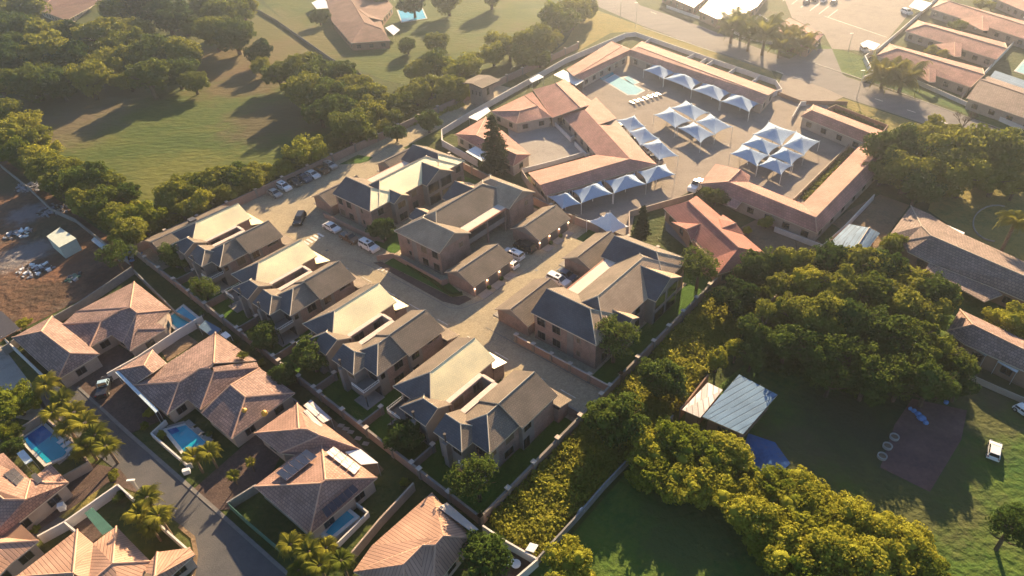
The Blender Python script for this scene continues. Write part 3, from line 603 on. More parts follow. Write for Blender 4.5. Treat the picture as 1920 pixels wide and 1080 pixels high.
def block(oa, fc, label, lit_faces=None, courtsign=1):
    """two-storey apartment block; fc maps the local c of the reference block to the estate frame"""
    def rng(x, y): a, b = fc(x), fc(y); return (min(a, b), max(a, b))
    mir = fc(-10) < fc(-12) if False else (fc(0)-fc(-1) < 0)
    fl = (lambda s: {'SE': 'NW', 'NW': 'SE'}.get(s, s)) if mir else (lambda s: s)
    hh = lambda nw, se: dict(h0=se, h1=nw) if mir else dict(h0=nw, h1=se)
    t = thing('apartment_block', label, 'apartment block', E(oa+46, fc(-11)))
    W = []
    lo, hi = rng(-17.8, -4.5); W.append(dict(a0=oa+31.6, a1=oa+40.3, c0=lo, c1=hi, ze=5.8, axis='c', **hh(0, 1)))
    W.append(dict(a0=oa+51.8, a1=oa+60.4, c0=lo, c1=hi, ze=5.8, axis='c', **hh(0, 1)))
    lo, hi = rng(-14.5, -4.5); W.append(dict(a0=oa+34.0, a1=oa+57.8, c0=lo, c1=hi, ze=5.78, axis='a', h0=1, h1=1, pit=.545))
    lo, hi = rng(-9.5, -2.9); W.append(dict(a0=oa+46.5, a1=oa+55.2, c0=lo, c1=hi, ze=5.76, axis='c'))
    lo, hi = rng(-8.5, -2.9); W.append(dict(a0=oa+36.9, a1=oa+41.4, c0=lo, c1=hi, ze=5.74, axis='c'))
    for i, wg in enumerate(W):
        wg['lit_faces'] = lit_faces if i in (0, 1, 2) else {'NE': 3}  # slopes picked by facing get tiles with light painted in
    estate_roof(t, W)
    def wb(a0, a1, x, y, z1, mat='brick', z0=-.2, nm='wall'): part(nm, abox(oa+a0, oa+a1, *rng(x, y), z0, z1), M[mat], t)
    wb(32.0, 39.9, -17.4, -4.9, 5.8); wb(52.2, 60.0, -17.4, -4.9, 5.8); wb(39.9, 52.2, -14.1, -4.95, 5.75)
    wb(46.9, 54.8, -9, -3.4, 5.7, 'plaster'); wb(37.3, 41.0, -8, -3.4, 5.7, 'plaster')
    # street face: two columns of windows, grey panel, small bathroom windows
    c_small, c_pan, c_w = (-8.2, -9.7, (-15.9, -12.7))
    wb(31.95, 33, -10.5, -9.2, 5.7, 'plaster', nm='plaster_panel')
    for z0, z1 in ((3.6, 5.1), (.7, 2.2)):
        for c in c_w: ewin(t, 'SW', oa+32.0, fc(c), z0, z1, 1.6)
    for z0 in (4.0, 1.2): ewin(t, 'SW', oa+32.0, fc(c_small), z0, z0+.9, .65)
    s = fl('SE')
    # garden side windows and patios
    for a in (48.9, 52.8):
        for z0, z1 in ((3.2, 5.2), (.3, 2.3)): ewin(t, s, oa+a, fc(-3.4), z0, z1, 3.1, name='patio_door')
    for z0, z1 in ((3.6, 5.0), (.6, 2.2)):
        ewin(t, s, oa+39.2, fc(-3.4), z0, z1, 2.2)
        for a in (34.5, 44.2, 58.2): ewin(t, s, oa+a, fc(-4.9 if a != 44.2 else -4.95), z0, z1, 1.5)
    # open gallery on the court side with flat roof
    s2 = fl('NW'); part('flat_roof', abox(oa+40.3, oa+51.8, *rng(-16.7, -14.45), 5.5, 5.68), M['strip'], t)
    part('roof_band', abox(oa+40.3, oa+51.8, *rng(-16.75, -16.95), 5.3, 5.72), M['terrastrip'], t)
    part('gallery_floor', abox(oa+40.0, oa+52.0, *rng(-16.7, -14.1), 2.5, 2.9), M['plaster'], t)
    part('balustrade', abox(oa+40.0, oa+52.0, *rng(-16.6, -16.7), 2.9, 3.7), M['plaster'], t)
    for a in (40.3, 46.0, 51.5):
        part('column', abox(oa+a-.2, oa+a+.2, *rng(-16.4, -16.8), -.2, 5.4), M['brick'], t)
    for a in (42, 44.3, 48, 50.2):
        ewin(t, s2, oa+a, fc(-14.1), 3.0, 5.0, 1.5); ewin(t, s2, oa+a, fc(-14.1), .3, 2.2, 1.5)
    for a in (36, 56):
        ewin(t, s2, oa+a+1.6, fc(-17.4), 3.9, 4.9, 1.0)
    return t
def garage(a0, a1, c0, c1, label, side, n=3, lamps=True, lit_faces=None):
    t = thing('garage_building', label, 'garage', E((a0+a1)/2, (c0+c1)/2), 'gabled garage buildings of the estate')
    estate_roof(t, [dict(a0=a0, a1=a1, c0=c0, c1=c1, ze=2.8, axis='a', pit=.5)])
    part('wall', abox(a0+.4, a1-.4, c0+.4, c1-.4, -.2, 2.8), M['brick'], t)
    cs = c1-.4 if side == 'SE' else c0+.4; sg = 1 if side == 'SE' else -1
    L = (a1-a0-.8)/n
    for i in range(n):
        x = a0+.4+L*i
        d = MB(); lo, hi = sorted((cs-.05*sg, cs+.03*sg)); abox(x+.45, x+L-.45, lo, hi, 0, 2.2, d); part('garage_door', d, M['door'], t)
        d = MB(); lo, hi = sorted((cs+.1*sg, cs+1.9*sg)); abox(x+.55, x+L-.55, lo, hi, .05, .16, d); part('apron', d, M['concrete'], t)
        if 0 < i:
            b = MB(); p = E(x, cs+.45*sg, 0); b.lathe(p, [(.3, 0), (.45, .3), (.4, .6), (.05, .8)], 8); part('planter_shrub', b, M['leafd'], t, smooth=True)
    if side == 'SE':
        for i in range(n+1):
            x = a0+.5+(a1-a0-1)*i/n; l = MB(); l.box(E(x-.1, cs, 1.75), AX*.2, CX*.16, Vector((0, 0, .22))); part('wall_lamp', l, M['lampglow'], t)
            if lamps:
                pl = bpy.data.lights.new('wall_lamp_light', 'POINT'); pl.energy = 6; pl.color = (1, .62, .38); pl.shadow_soft_size = .1
                o = bpy.data.objects.new('wall_lamp_light', pl); COL.objects.link(o); o.location = E(x, cs+.4, 1.6)
    return t
block(0, lambda c: c, 'brown-roofed apartment block nearest the right boundary wall, around a small car court', lit_faces={'SE': 3})
block(4.95, lambda c: c-61.75, 'apartment block with painted sunlit roof facing the parked row by the north wall', lit_faces={'SE': 2})
block(3.0, lambda c: -60.7-c, 'brown-roofed central apartment block with open galleries above its car court', lit_faces={'SW': 3})
garage(31.1, 42.2, -25.8, -18.1, 'garage in front of the right apartment block, by the street wall', 'NW')
garage(50.4, 61.5, -25.8, -18.3, 'garage behind the parked white car of the right apartment block', 'NW')
garage(35.6, 46.5, -87.5, -79.9, 'low gabled garage at the left end of the sunlit-roofed block', 'NW')
garage(55.2, 66.0, -88.0, -80.4, 'low gabled garage at the far end of the sunlit-roofed block', 'NW')
garage(33.5, 44.8, -41.0, -33.2, 'garage with lit wall lamps at the street corner of the central block', 'SE')
garage(52.6, 63.2, -41.0, -33.2, 'garage with lit wall lamps at the far end of the central block', 'SE')
# long low building along the north wall
t = thing('gatehouse_store', 'long low brown-roofed building against the north wall behind the first townhouse', 'building', E(12, -97))
estate_roof(t, [dict(a0=2.5, a1=20.5, c0=-101.4, c1=-92.5, ze=2.9, axis='a', pit=.32)])
part('wall', abox(2.9, 20, -101.0, -93.0, -.2, 2.9), M['brick'], t); ewin(t, 'SW', 2.9, -97, .8, 2.2, 1.2); ewin(t, 'SE', 9, -93, .8, 2.2, 1.2)
part('roof_hatch', abox(11.6, 13, -99.2, -97.6, 3.2, 4.5), M['frame'], t)
# estate walls
wall_line('boundary_wall', 'long pinkish boundary wall with pillars behind the back gardens of the townhouses', [E(0, -103), E(0, -52), E(0, 0)], 1.85, .25, 'wallp', 'plaster', 6.1)
wall_line('boundary_wall', 'pinkish boundary wall with pillars between estate and the tall weeds', [E(0, 0), E(32, 0), E(65.5, 0)], 1.85, .25, 'wallp', 'plaster', 5.1)
wall_line('boundary_wall', 'pinkish boundary wall between estate and the open field', [E(0, -103), E(60, -103), E(160, -103)], 2.1, .25, 'wallp', 'plaster', 8)
wall_line('boundary_wall', 'terracotta boundary wall with pillars between estate and the shade sails', [E(65.5, 0), E(65.3, -34), E(69, -68), E(71, -78)], 1.9, .25, 'wallp', 'plaster', 6.5)
wall_line('street_wall', 'low pink street wall with white pillars in front of the right apartment block', [E(29.2, -19.2), E(29.2, -.2)], 1.5, .2, 'wallp', 'capstone', 3.9)
wall_line('street_wall', 'plain pink street wall in front of the central apartment block', [E(30.4, -58), E(33.0, -55.8), E(32.6, -41), E(33.6, -40.6)], 1.3, .2, 'wallp', 'wallp')
wall_line('street_wall', 'plain pink street wall in front of the sunlit-roofed block', [E(34.2, -81.5), E(34.6, -66), E(35.6, -62)], 1.3, .2, 'wallp', 'wallp')
wall_line('street_wall', 'short red brick wall between the last townhouse and the boundary', [E(21.9, -2.5), E(21.9, 0)], 1.8, .2, 'brick', 'plaster')
gw = [(-4.9, 'nearest the corner'), ]
for k, c in enumerate((-13.4, -24.9, -36.7, -48.4, -60.2, -71.9, -84)):
    wall_line('garden_wall', 'low wall between two back gardens, '+['nearest', 'second nearest', 'third nearest', 'fourth nearest', 'fifth nearest', 'second farthest', 'farthest'][k]+' of the dividing walls', [E(.2, c), E(4.2, c)], 1.5, .2, 'wallp', 'plaster', 4, group='dividing walls of the back gardens')
# guard house with mono-pitch roofs
gc = P(905, 193, 0); t = thing('guard_house', 'small grey two-storey guard house with overhanging butterfly roof', 'guard house', gc)
ga, gcc = (gc-OO).dot(AX), (gc-OO).dot(CX)
part('wall', abox(ga-2.4, ga+2.4, gcc-2.6, gcc+2.6, -.2, 6.4), M['plaster'], t)
q = [E(ga-4, gcc-4.6, 6.6), E(ga+4, gcc-4.6, 6.6), E(ga+4, gcc, 7.3), E(ga-4, gcc, 7.3)]; q2 = [E(ga-4, gcc, 7.3), E(ga+4, gcc, 7.3), E(ga+4, gcc+4.4, 6.7), E(ga-4, gcc+4.4, 6.7)]
mb, _ = roof_slab([q, q2], [M['roofb'], M['darkfascia']], [0, 0], th=.3); part('roof', mb, [M['roofb'], M['darkfascia']], t)
for c in (-1.4, 0.2, 1.6): ewin(t, 'SW', ga-2.4, gcc+c, 3.3, 4.6, .5)
ewin(t, 'SE', ga, gcc+2.6, 3.2, 5.2, 1.0)
ORD5 = ['first', 'second', 'third', 'fourth', 'fifth']
# ------------------------------------------------------------------ suburban houses (roofs traced face by face at their real heights)
e = 2.8
HL = {}
HL[1] = px_house('suburban_house', 'hipped terracotta-roofed house beside the square turquoise pool, below the bare lot', 'house',
 [[(252,528,e),(143,584,e),(244,577,5.1)], [(252,528,e),(244,577,5.1),(257,587,5.1),(320,581,e)], [(143,584,e),(244,577,5.1),(226,582,4.8),(189,604,4.2),(116,609,e)],
  [(116,609,e),(189,604,4.2),(168,651,e)], [(189,604,4.2),(226,582,4.8),(209,628,3),(168,651,e)], [(226,582,4.8),(244,577,5.1),(257,587,5.1),(231,643,e),(209,628,3)],
  [(257,587,5.1),(320,581,e),(297,603,e),(243,657,e),(231,643,e)], [(258,618,3.9),(311,617,e),(298,606,3.3)], [(258,618,3.9),(311,617,e),(243,658,e)],
  [(22.5,633,e),(97.5,593,e),(77.5,621.5,4.9)], [(97.5,593,e),(77.5,621.5,4.9),(131.5,662.5,4.9),(187,664,e),(120,608,e)], [(22.5,633,e),(77.5,621.5,4.9),(131.5,662.5,4.9),(108,712,e)], [(131.5,662.5,4.9),(187,664,e),(108,712,e)]],
 [[(252,528,e),(320,581,e),(311,617,e),(243,658,e),(231,643,e),(209,628,e),(168,651,e),(116,609,e),(143,584,e)], [(97.5,593,e),(187,664,e),(108,712,e),(22.5,633,e)]], 'terra2')
HL[2] = px_house('suburban_house', 'rambling terracotta-roofed house with a white front canopy and a pool terrace, left of centre', 'house',
 [[(404,623,e),(249,722,e),(336,717,4.7),(374,692,5.2),(393,690,5.3),(401,681,5.5)], [(404,623,e),(401,681,5.5),(481,676,e)], [(398,687,5.2),(481,679,e),(485,689,e),(401,697,5)],
  [(249,722,e),(336,717,4.7),(313,777,e)], [(336,717,4.7),(374,692,5.2),(352,749,e),(313,777,e)], [(374,692,5.2),(393,690,5.3),(401,697,5),(375,768,e),(352,749,e)], [(401,697,5),(485,689,e),(375,768,e)],
  [(218,695,e),(286,656,e),(270,685,4.2)], [(286,656,e),(312,680,e),(285,699,4.2),(270,685,4.2)], [(218,695,e),(270,685,4.2),(285,699,4.2),(251,721,e)],
  [(487,690,e),(553,737,e),(460,745,4.7),(432,722,4.7)], [(432,722,4.7),(460,745,4.7),(434,823,e),(378,775,e)], [(460,745,4.7),(553,737,e),(434,823,e)], [(432,722,4.7),(487,690,e),(402,760,e),(378,775,e)]],
 [[(404,623,e),(485,689,e),(375,768,e),(352,749,e),(313,777,e),(249,722,e)], [(286,656,e),(312,680,e),(251,721,e),(218,695,e)], [(487,690,e),(553,737,e),(434,823,e),(378,775,e)]], 'terra2')
HL[3] = px_house('suburban_house', 'terracotta-roofed house with a steep pyramid roof and the corrugated awning, behind the solar house', 'house',
 [[(477,812,e),(557,756,e),(560,805,4.8)], [(557,756,e),(560,805,4.8),(577,806,4.8),(600,817,4.7),(674,843,e)], [(477,812,e),(560,805,4.8),(577,806,4.8),(600,817,4.7),(525,850,e)], [(600,817,4.7),(674,843,e),(600,858,e),(525,850,e)]],
 [[(477,812,e),(557,756,e),(640,815,e),(560,840,e),(525,850,e)]], 'terra')
HL[4] = px_house('suburban_house', 'pyramid-roofed terracotta house with black solar panels on two slopes', 'house',
 [[(476.5,912.5,e),(601.5,816,e),(610,900,5.6),(602,906,5.6)], [(601.5,816,e),(707.5,896,e),(610,900,5.6)], [(476.5,912.5,e),(602,906,5.6),(581,1002.5,e)], [(610,900,5.6),(707.5,896,e),(581,1002.5,e),(602,906,5.6)]],
 [[(601.5,816,e),(707.5,896,e),(581,1002.5,e),(476.5,912.5,e)]], 'terra')
HL[5] = px_house('suburban_house', 'ribbed terracotta roof at the bottom edge, beside the corner of the boundary wall', 'house',
 [[(810,923,e),(697,1023,e),(662,1072,e),(757,1058,4.9),(792,1023,5.1),(816,1022,5.3),(831,1005,5.4)], [(810,923,e),(887,1010,e),(831,1005,5.4)], [(831,1005,5.4),(887,1010,e),(812,1105,e),(816,1022,5.3)], [(816,1022,5.3),(812,1105,e),(790,1090,3),(792,1023,5.1)], [(792,1023,5.1),(790,1090,3),(757,1120,e),(757,1058,4.9)], [(662,1072,e),(757,1058,4.9),(757,1120,e)]],
 [[(810,923,e),(887,1010,e),(812,1105,e),(757,1120,e),(662,1072,e)]], 'terra3')
HL[6] = px_house('suburban_house', 'terracotta house at the left edge with many grey solar panels, below the big blue pool', 'house',
 [[(6,849,e),(57,899,3.6),(47,937,4.9),(7,937,4.9),(-20,915,4.9),(-25,860,e)], [(57,899,3.6),(95,870,e),(129,905,e),(85,906,4.2)], [(57,899,3.6),(85,906,4.2),(129,905,e),(10,1000,e),(-40,1035,e),(-20,915,4.9),(7,937,4.9),(47,937,4.9)]],
 [[(6,849,e),(60,893,e),(95,870,e),(129,905,e),(10,1000,e),(-40,1035,e),(-35,870,e)]], 'terra')
HL[7] = px_house('suburban_house', 'low terracotta roof in the bottom left corner of the picture', 'house',
 [[(-30,1004,e),(34,978,e),(73,1014,e),(-20,1020,4.8)], [(73,1014,e),(-20,1020,4.8),(-30,1110,e),(20,1057,e)], [(-30,1004,e),(-20,1020,4.8),(-30,1110,e)]], [[(-30,1004,e),(34,978,e),(73,1014,e),(20,1057,e),(-30,1110,e)]], 'terra3')
HL[8] = px_house('suburban_house', 'double-hipped ribbed terracotta roof at the bottom edge, left of the palms', 'house',
 [[(145,993,e),(137,1075,5.2),(28,1082,e)], [(28,1082,e),(137,1075,5.2),(140,1130,5.2),(80,1150,e)], [(145,993,e),(175,1019,3.3),(166,1088,4.6),(137,1075,5.2)], [(175,1019,3.3),(218,987,e),(211,1057,5.2),(184,1080,5.2),(166,1088,4.6)], [(218,987,e),(282,1053,e),(211,1057,5.2)], [(211,1057,5.2),(282,1053,e),(240,1130,e),(184,1080,5.2)]],
 [[(145,993,e),(175,1019,e),(218,987,e),(282,1053,e),(240,1130,e),(80,1150,e),(28,1082,e)]], 'terra3')
HL[9] = px_house('garden_pavilion', 'small ribbed terracotta roof by the kerb at the bottom edge', 'pavilion',
 [[(295,1035,e),(356,1027,e),(290,1082,4.4)], [(356,1027,e),(366,1040,e),(312,1088,3),(290,1082,4.4)], [(268,1069,e),(295,1035,e),(290,1082,4.4)]], [[(295,1035,e),(356,1027,e),(366,1040,e),(300,1088,e),(268,1069,e)]], 'terra3')
def panel_array(parent, q, n, h, mat='solar', rows=1):
    """solar array on a roof: quad in px (two long edges q0-q1, q3-q2) split in n panels, at height list h"""
    A, B, C, D = [P(x, y, z) for (x, y), z in zip(q, h)]
    for r in range(rows):
        for i in range(n):
            f = lambda u, v: (A*(1-u)+B*u)*(1-v)+(D*(1-u)+C*u)*v
            g = .03/rows; u0, u1, v0, v1 = i/n+.02/n*1.5, (i+1)/n-.03/n, r/rows+g, (r+1)/rows-g
            k = [f(u0, v0), f(u1, v0), f(u1, v1), f(u0, v1)]; nn = (k[1]-k[0]).cross(k[3]-k[0]).normalized()
            if nn.z < 0: nn.negate()
            mb = MB(); t1 = [p+nn*.16 for p in k]; b1 = [p+nn*.08 for p in k]
            mb.poly(t1); mb.poly(b1[::-1])
            for j in range(4): mb.poly([b1[j], b1[(j+1) % 4], t1[(j+1) % 4], t1[j]], 1)
            part('solar_panel', mb, [M[mat], M['alu']], parent)
panel_array(HL[4], [(517,888),(575,843),(596,857),(538,903)], 5, (3.7,3.9,4.6,4.5))
panel_array(HL[4], [(602,955),(661,908),(673,919),(613,972)], 6, (4.3,4.2,3.6,3.5))
panel_array(HL[4], [(611,850),(626,838),(677,877),(664,892)], 1, (4.2,3.8,3.3,4.1), 'metalp', 4)
panel_array(HL[6], [(-12,975),(86,914),(94,926),(-2,990)], 6, (3.9,3.8,3.3,3.3))
panel_array(HL[6], [(6,891),(27,878),(46,897),(32,912)], 2, (3.8,3.4,3.6,4.3), 'solarg', 3)
panel_array(HL[6], [(-3,919),(9,910),(21,924),(11,932)], 1, (4.3,4.2,4.6,4.7), 'solarg', 2)
panel_array(HL[6], [(58,893),(67,887),(82,902),(71,909)], 1, (3.3,3.2,4.2,4.2), 'solarg')
panel_array(HL[3], [(567,772),(575,768),(606,800),(600,805)], 4, (3.3,3.1,3.1,3.4), 'metalp')
panel_array(HL[5], [(819,951),(836,942),(899,996),(889,1003)], 6, (3.6,3.1,3.0,3.2), 'strip')
# ------------------------------------------------------------------ school and other houses
s = 3.0
px_house('school_wing', 'long pink-roofed school wing with a bend, running past the pale blue pool', 'school wing',
 [[(1147,77,s),(1166,87,4.9),(1076,143,4.9),(1062,130,s)], [(1147,77,s),(1182,92,4.4),(1197,88,4.9),(1182,93,4.6),(1166,87,4.9)], [(1166,87,4.9),(1182,93,4.6),(1178,104,s),(1092,150,s),(1076,143,4.9)], [(1203,77,s),(1455,169,s),(1440,179,4.9),(1197,88,4.9),(1182,93,4.6)], [(1182,93,4.6),(1197,88,4.9),(1440,179,4.9),(1430,196,s),(1178,104,s)]],
 [[(1147,77,s),(1180,96,s),(1178,104,s),(1092,150,s),(1062,130,s)], [(1203,77,s),(1455,169,s),(1430,196,s),(1178,104,s)]], 'pinkroof', 'wall', 'ridge')
px_house('school_wing', 'pink-roofed school wing between the sandy inner yard and the three leaning shade sails', 'school wing',
 [[(1049,212,s),(1097,206,5.1),(1182,298,5.1),(1118,290,s)], [(1122,234,4.9),(1154,236,s),(1232,308,s),(1182,298,5.1)], [(1097,206,5.1),(1122,234,5.0),(1156,222,s),(1117,182,s)],
  [(990,324,s),(1118,290,s),(1182,298,5.1),(1013,347,5.1)], [(1013,347,5.1),(1182,298,5.1),(1233,308,s),(1023,367,s)]],
 [[(1049,212,s),(1117,182,s),(1156,222,s),(1233,308,s),(1023,367,s),(990,324,s),(1118,290,s)]], 'pinkroof', 'wall')
px_house('school_hall', 'tall pink-roofed school hall between the white flat roofs and the pool terrace', 'school hall',
 [[(999,168,s),(1042,156,5.5),(1088,202,5.5),(1035,221,s)], [(1042,156,5.5),(1059,148,3.4),(1115,194,3.4),(1088,202,5.5)]], [[(999,168,s),(1059,148,s),(1115,194,s),(1035,221,s)]], 'pinkroof')
px_house('school_wing', 'small hipped pink school building at the upper edge of the inner yard', 'school building',
 [[(983,179,s),(998,172,3.3),(1034,219,3.3),(1017,222,s),(1008,199,4.5)], [(920,209,s),(975,208,4.5),(968,232,s)], [(975,208,4.5),(1008,199,4.5),(1017,222,s),(968,232,s)], [(920,209,s),(983,179,s),(1008,199,4.5),(975,208,4.5)]],
 [[(920,209,s),(983,179,s),(998,172,s),(1034,219,s),(968,232,s)]], 'pinkroof')
px_house('school_wing', 'hipped pink school building behind the tall conifer', 'school building',
 [[(853,252,s),(911,219,s),(893,254,4.8)], [(911,219,s),(995,290,s),(968,290,4.8),(893,254,4.8)], [(853,252,s),(893,254,4.8),(968,290,4.8),(962,312,s)], [(995,290,s),(968,290,4.8),(962,312,s)]],
 [[(853,252,s),(911,219,s),(995,290,s),(962,312,s)]], 'pinkroof')
px_house('school_wing', 'three-sided pink-roofed school wing around the cluster of six shade sails', 'school wing',
 [[(1525,196,s),(1704,264,s),(1669,265,5.1),(1522,207,5.1)], [(1522,207,5.1),(1669,265,5.1),(1618,267,s),(1501,218,s)], [(1525,196,s),(1522,207,5.1),(1501,218,s)],
  [(1618,267,s),(1669,265,5.1),(1529,408,5.1),(1505,382,s)], [(1704,264,s),(1669,265,5.1),(1529,408,5.1),(1532,437,s)], [(1529,408,5.1),(1505,382,s),(1404,341,s),(1365,341,5.1)],
  [(1529,408,5.1),(1365,341,5.1),(1312,345,3.3),(1355,362,s),(1374,371,s),(1363,384,2.7),(1380,391,2.7),(1391,378,s),(1532,437,s)],
  [(1342,307,s),(1389,318,4.9),(1365,341,5.1),(1312,345,3.3)], [(1389,318,4.9),(1407,329,s),(1404,341,s),(1365,341,5.1)]],
 [[(1525,196,s),(1704,264,s),(1532,437,s),(1391,378,s),(1355,362,s),(1312,345,s),(1342,307,s),(1389,318,s),(1404,341,s),(1505,382,s),(1618,267,s),(1501,218,s)]], 'pinkroof')
px_house('red_roofed_house', 'long red-roofed house with small gables below the school, right of the slim conifer', 'house',
 [[(1244,390,s),(1290,377,5.2),(1385,465,5.2),(1380,505,s),(1345,515,s),(1338,485,s),(1267,413,s)], [(1290,377,5.2),(1306,367,s),(1348,402,s),(1436,476,s),(1385,465,5.2)], [(1385,465,5.2),(1436,476,s),(1380,505,s)],
  [(1259,416,2.9),(1313,420,4.4),(1288,430,4.4)], [(1288,430,4.4),(1313,420,4.4),(1297,453,2.9)], [(1355,402,s),(1380,418,4.2),(1353,428,4.6),(1349,410,4.2)], [(1380,418,4.2),(1395,439,s),(1353,428,4.6)]],
 [[(1244,390,s),(1306,367,s),(1436,476,s),(1380,505,s),(1345,515,s),(1267,413,s)]], 'redroof', 'wallb', 'ridge')
px_house('ranch_house', 'very long grey-brown tiled house on the right, above the big grove', 'house',
 [[(1668,440,s),(1708,386,s),(1728,424,4.6),(1747,443,5.3),(1697,452,s)], [(1747,443,5.3),(1728,424,4.6),(1766,416,s),(1800,436,s),(1925,492,s),(1990,520,s),(1990,548,5.3)], [(1728,424,4.6),(1708,386,s),(1745,402,s),(1766,416,s)],
  [(1697,452,s),(1747,443,5.3),(1990,548,5.3),(1990,594,2.8),(1867,541,2.8),(1742,492,2.8),(1702,472,2.8)], [(1742,492,2.7),(1867,541,2.7),(1880,553,2.4),(1846,566,2.4),(1735,505,2.4)]],
 [[(1668,440,s),(1708,386,s),(1766,416,s),(1925,492,s),(1990,520,s),(1990,594,s),(1867,541,s),(1702,472,s)]], 'greyroof', 'wallb', 'ridgeg')
px_house('tiled_house', 'brown-tiled house at the right edge below the long grey-brown house', 'house',
 [[(1800,580,s),(1824,609,5.1),(1776,620,s)], [(1800,580,s),(1890,622,s),(1990,672,s),(1990,690,5.1),(1824,609,5.1)], [(1824,609,5.1),(1990,690,5.1),(1990,732,s),(1920,696,s),(1808,645,s),(1776,620,s)]],
 [[(1800,580,s),(1890,622,s),(1990,672,s),(1990,732,s),(1808,645,s),(1776,620,s)]], 'terra2', 'wallb')
for lab, W_, N_, R_, E1, E2, S_, G in (
 ('nearest the palms and the main road', (1643,104), (1668,82), (1682,91), (1846,140), (1842,128), (1820,164), ((1700,129), (1742,127), (1750,151))),
 ('second row back from the main road', (1697,58), (1721,38), (1735,46), (1888,91), (1884,80), (1868,112), ((1752,83), (1790,79), (1798,103))),
 ('third row back from the main road, near the top edge', (1745,16), (1762,-1), (1780,2), (1945,55), (1942,45), (1930,76), ((1800,36), (1842,29), (1850,54)))):
    rf = [[(*W_,s),(*N_,s),(*R_,5)], [(*N_,s),(*R_,5),(*E1,4.9),(*E2,s)], [(*W_,s),(*R_,5),(*E1,4.9),(*S_,s)], [(*E1,4.9),(*E2,s),(*S_,s)]]
    g0, g1, g2 = G; rf += [[(*g0,s),(g1[0],g1[1],4.6),(g2[0]-8,g2[1]+3,s)], [(g1[0],g1[1],4.6),(g1[0]+14,g1[1]+2,4.0),(g2[0]+4,g2[1]+3,s),(g2[0]-8,g2[1]+3,s)]]
    px_house('row_house', 'long pinkish-roofed row house '+lab, 'row house', rf, [[(*W_,s),(*N_,s),(*E2,s),(*S_,s)]], 'pinkroof', 'wall', group='long row houses at the top right')
px_house('row_house', 'pinkish roof cut by the top right corner of the picture', 'row house', [[(1870,-30,s),(1990,10,5),(1990,50,s),(1860,-5,s)], [(1870,-30,s),(1990,-10,s),(1990,10,5)]], [[(1870,-30,s),(1990,-10,s),(1990,50,s),(1860,-5,s)]], 'pinkroof', 'wall')
px_house('curved_roof_house', 'house with a broad dark grey roof at the right edge, below the row houses', 'house',
 [[(1838,149,4.6),(1990,200,4.6),(1990,245,s),(1812,184,s)], [(1838,149,4.6),(1853,143,3.6),(1990,190,3.6),(1990,200,4.6)]], [[(1853,143,s),(1990,190,s),(1990,245,s),(1812,184,s)]], 'greyroof', 'wall', 'ridge')
px_house('flat_roofed_annex', 'pale blue flat-roofed annex beside the dark grey roof at the right edge', 'annex', [[(1866,132,3.4),(1990,174,3.4),(1990,196,3.2),(1853,148,3.2)]], [[(1866,132,s),(1990,174,s),(1990,196,s),(1853,148,s)]], 'metalb', 'wallw')
px_house('workshop', 'white and pale blue flat-roofed workshop beyond the main road at the top edge', 'workshop',
 [[(1342,-12,4.2),(1311,20,3.6),(1344,35,3.6),(1372,12,4.2)], [(1372,12,4.2),(1344,35,3.6),(1383,38,3.6),(1402,22,4.2)], [(1342,-12,4.2),(1372,12,4.2),(1402,22,4.2),(1420,12,4.2),(1445,-20,4.2)]],
 [[(1342,-12,3.5),(1311,20,3.5),(1344,35,3.5),(1383,38,3.5),(1420,12,3.5),(1445,-20,3.5)]], 'metal', 'wallb', 'ridgeg')
px_house('workshop', 'pale-roofed brick workshop left of the white workshop at the top edge', 'workshop', [[(1240,-12,3.8),(1301,14,3.6),(1336,-14,3.8),(1290,-40,4)]], [[(1240,-12,3.5),(1301,14,3.5),(1336,-14,3.5),(1290,-40,3.5)]], 'metal', 'wallb')
px_house('gate_lodge', 'small gabled pink-roofed building between palms and car park', 'lodge',
 [[(1458,48,s),(1480,33,s),(1545,64,s),(1508,62,4.8),(1482,50,4.8)], [(1458,48,s),(1482,50,4.8),(1508,62,4.8),(1545,64,s),(1516,92,s),(1466,74,s)]], [[(1458,48,s),(1480,33,s),(1545,64,s),(1516,92,s),(1466,74,s)]], 'pinkroof', 'wallb')
px_house('manor_house', 'brown-roofed house on its own lawn at the top, beside a blue pool', 'house',
 [[(608,-15,s),(622,40,s),(658,81,s),(684,43,5.3),(650,-15,5.3)], [(658,81,s),(732,76,s),(715,54,4.6),(684,43,5.3)], [(650,-15,5.3),(684,43,5.3),(715,54,4.6),(690,32,4.4),(668,15,4.4),(672,-15,4.6)], [(672,-15,4.8),(668,15,4.6),(690,32,4.5),(716,38,s),(737,12,s),(715,-15,s)]],
 [[(608,-15,s),(622,40,s),(658,81,s),(732,76,s),(716,38,s),(737,12,s),(715,-15,s)]], 'browroof', 'wallb')
px_house('farm_house', 'dark brown roof between the trees at the top left', 'house', [[(76,20,s),(108,-15,4.8),(188,-15,4.8),(190,2,s),(125,38,s)], [(76,20,s),(108,-15,4.8),(60,0,s)]], [[(76,20,s),(60,0,s),(188,-15,s),(125,38,s)]], 'browroof', 'wall')
px_house('metal_shed', 'blue-grey corrugated shed behind the lower corner of the school wing', 'shed', [[(1592,420,s),(1630,427,3.7),(1602,470,3.7),(1548,463,s)], [(1630,427,3.7),(1650,437,s),(1622,474,s),(1602,470,3.7)]], [[(1592,420,s),(1650,437,s),(1622,474,s),(1548,463,s)]], 'metalb', 'wallb', 'ridgeg')
px_house('steel_hall', 'large blue-grey corrugated flat roof beside the park lawn', 'hall', [[(1386,702,3.5),(1458,740,3.3),(1393,814,3.2),(1317,781,3.4)]], [[(1386,702,3.2),(1458,740,3.2),(1393,814,3.2),(1317,781,3.2)]], 'metalb', 'wallb', inset=.6)
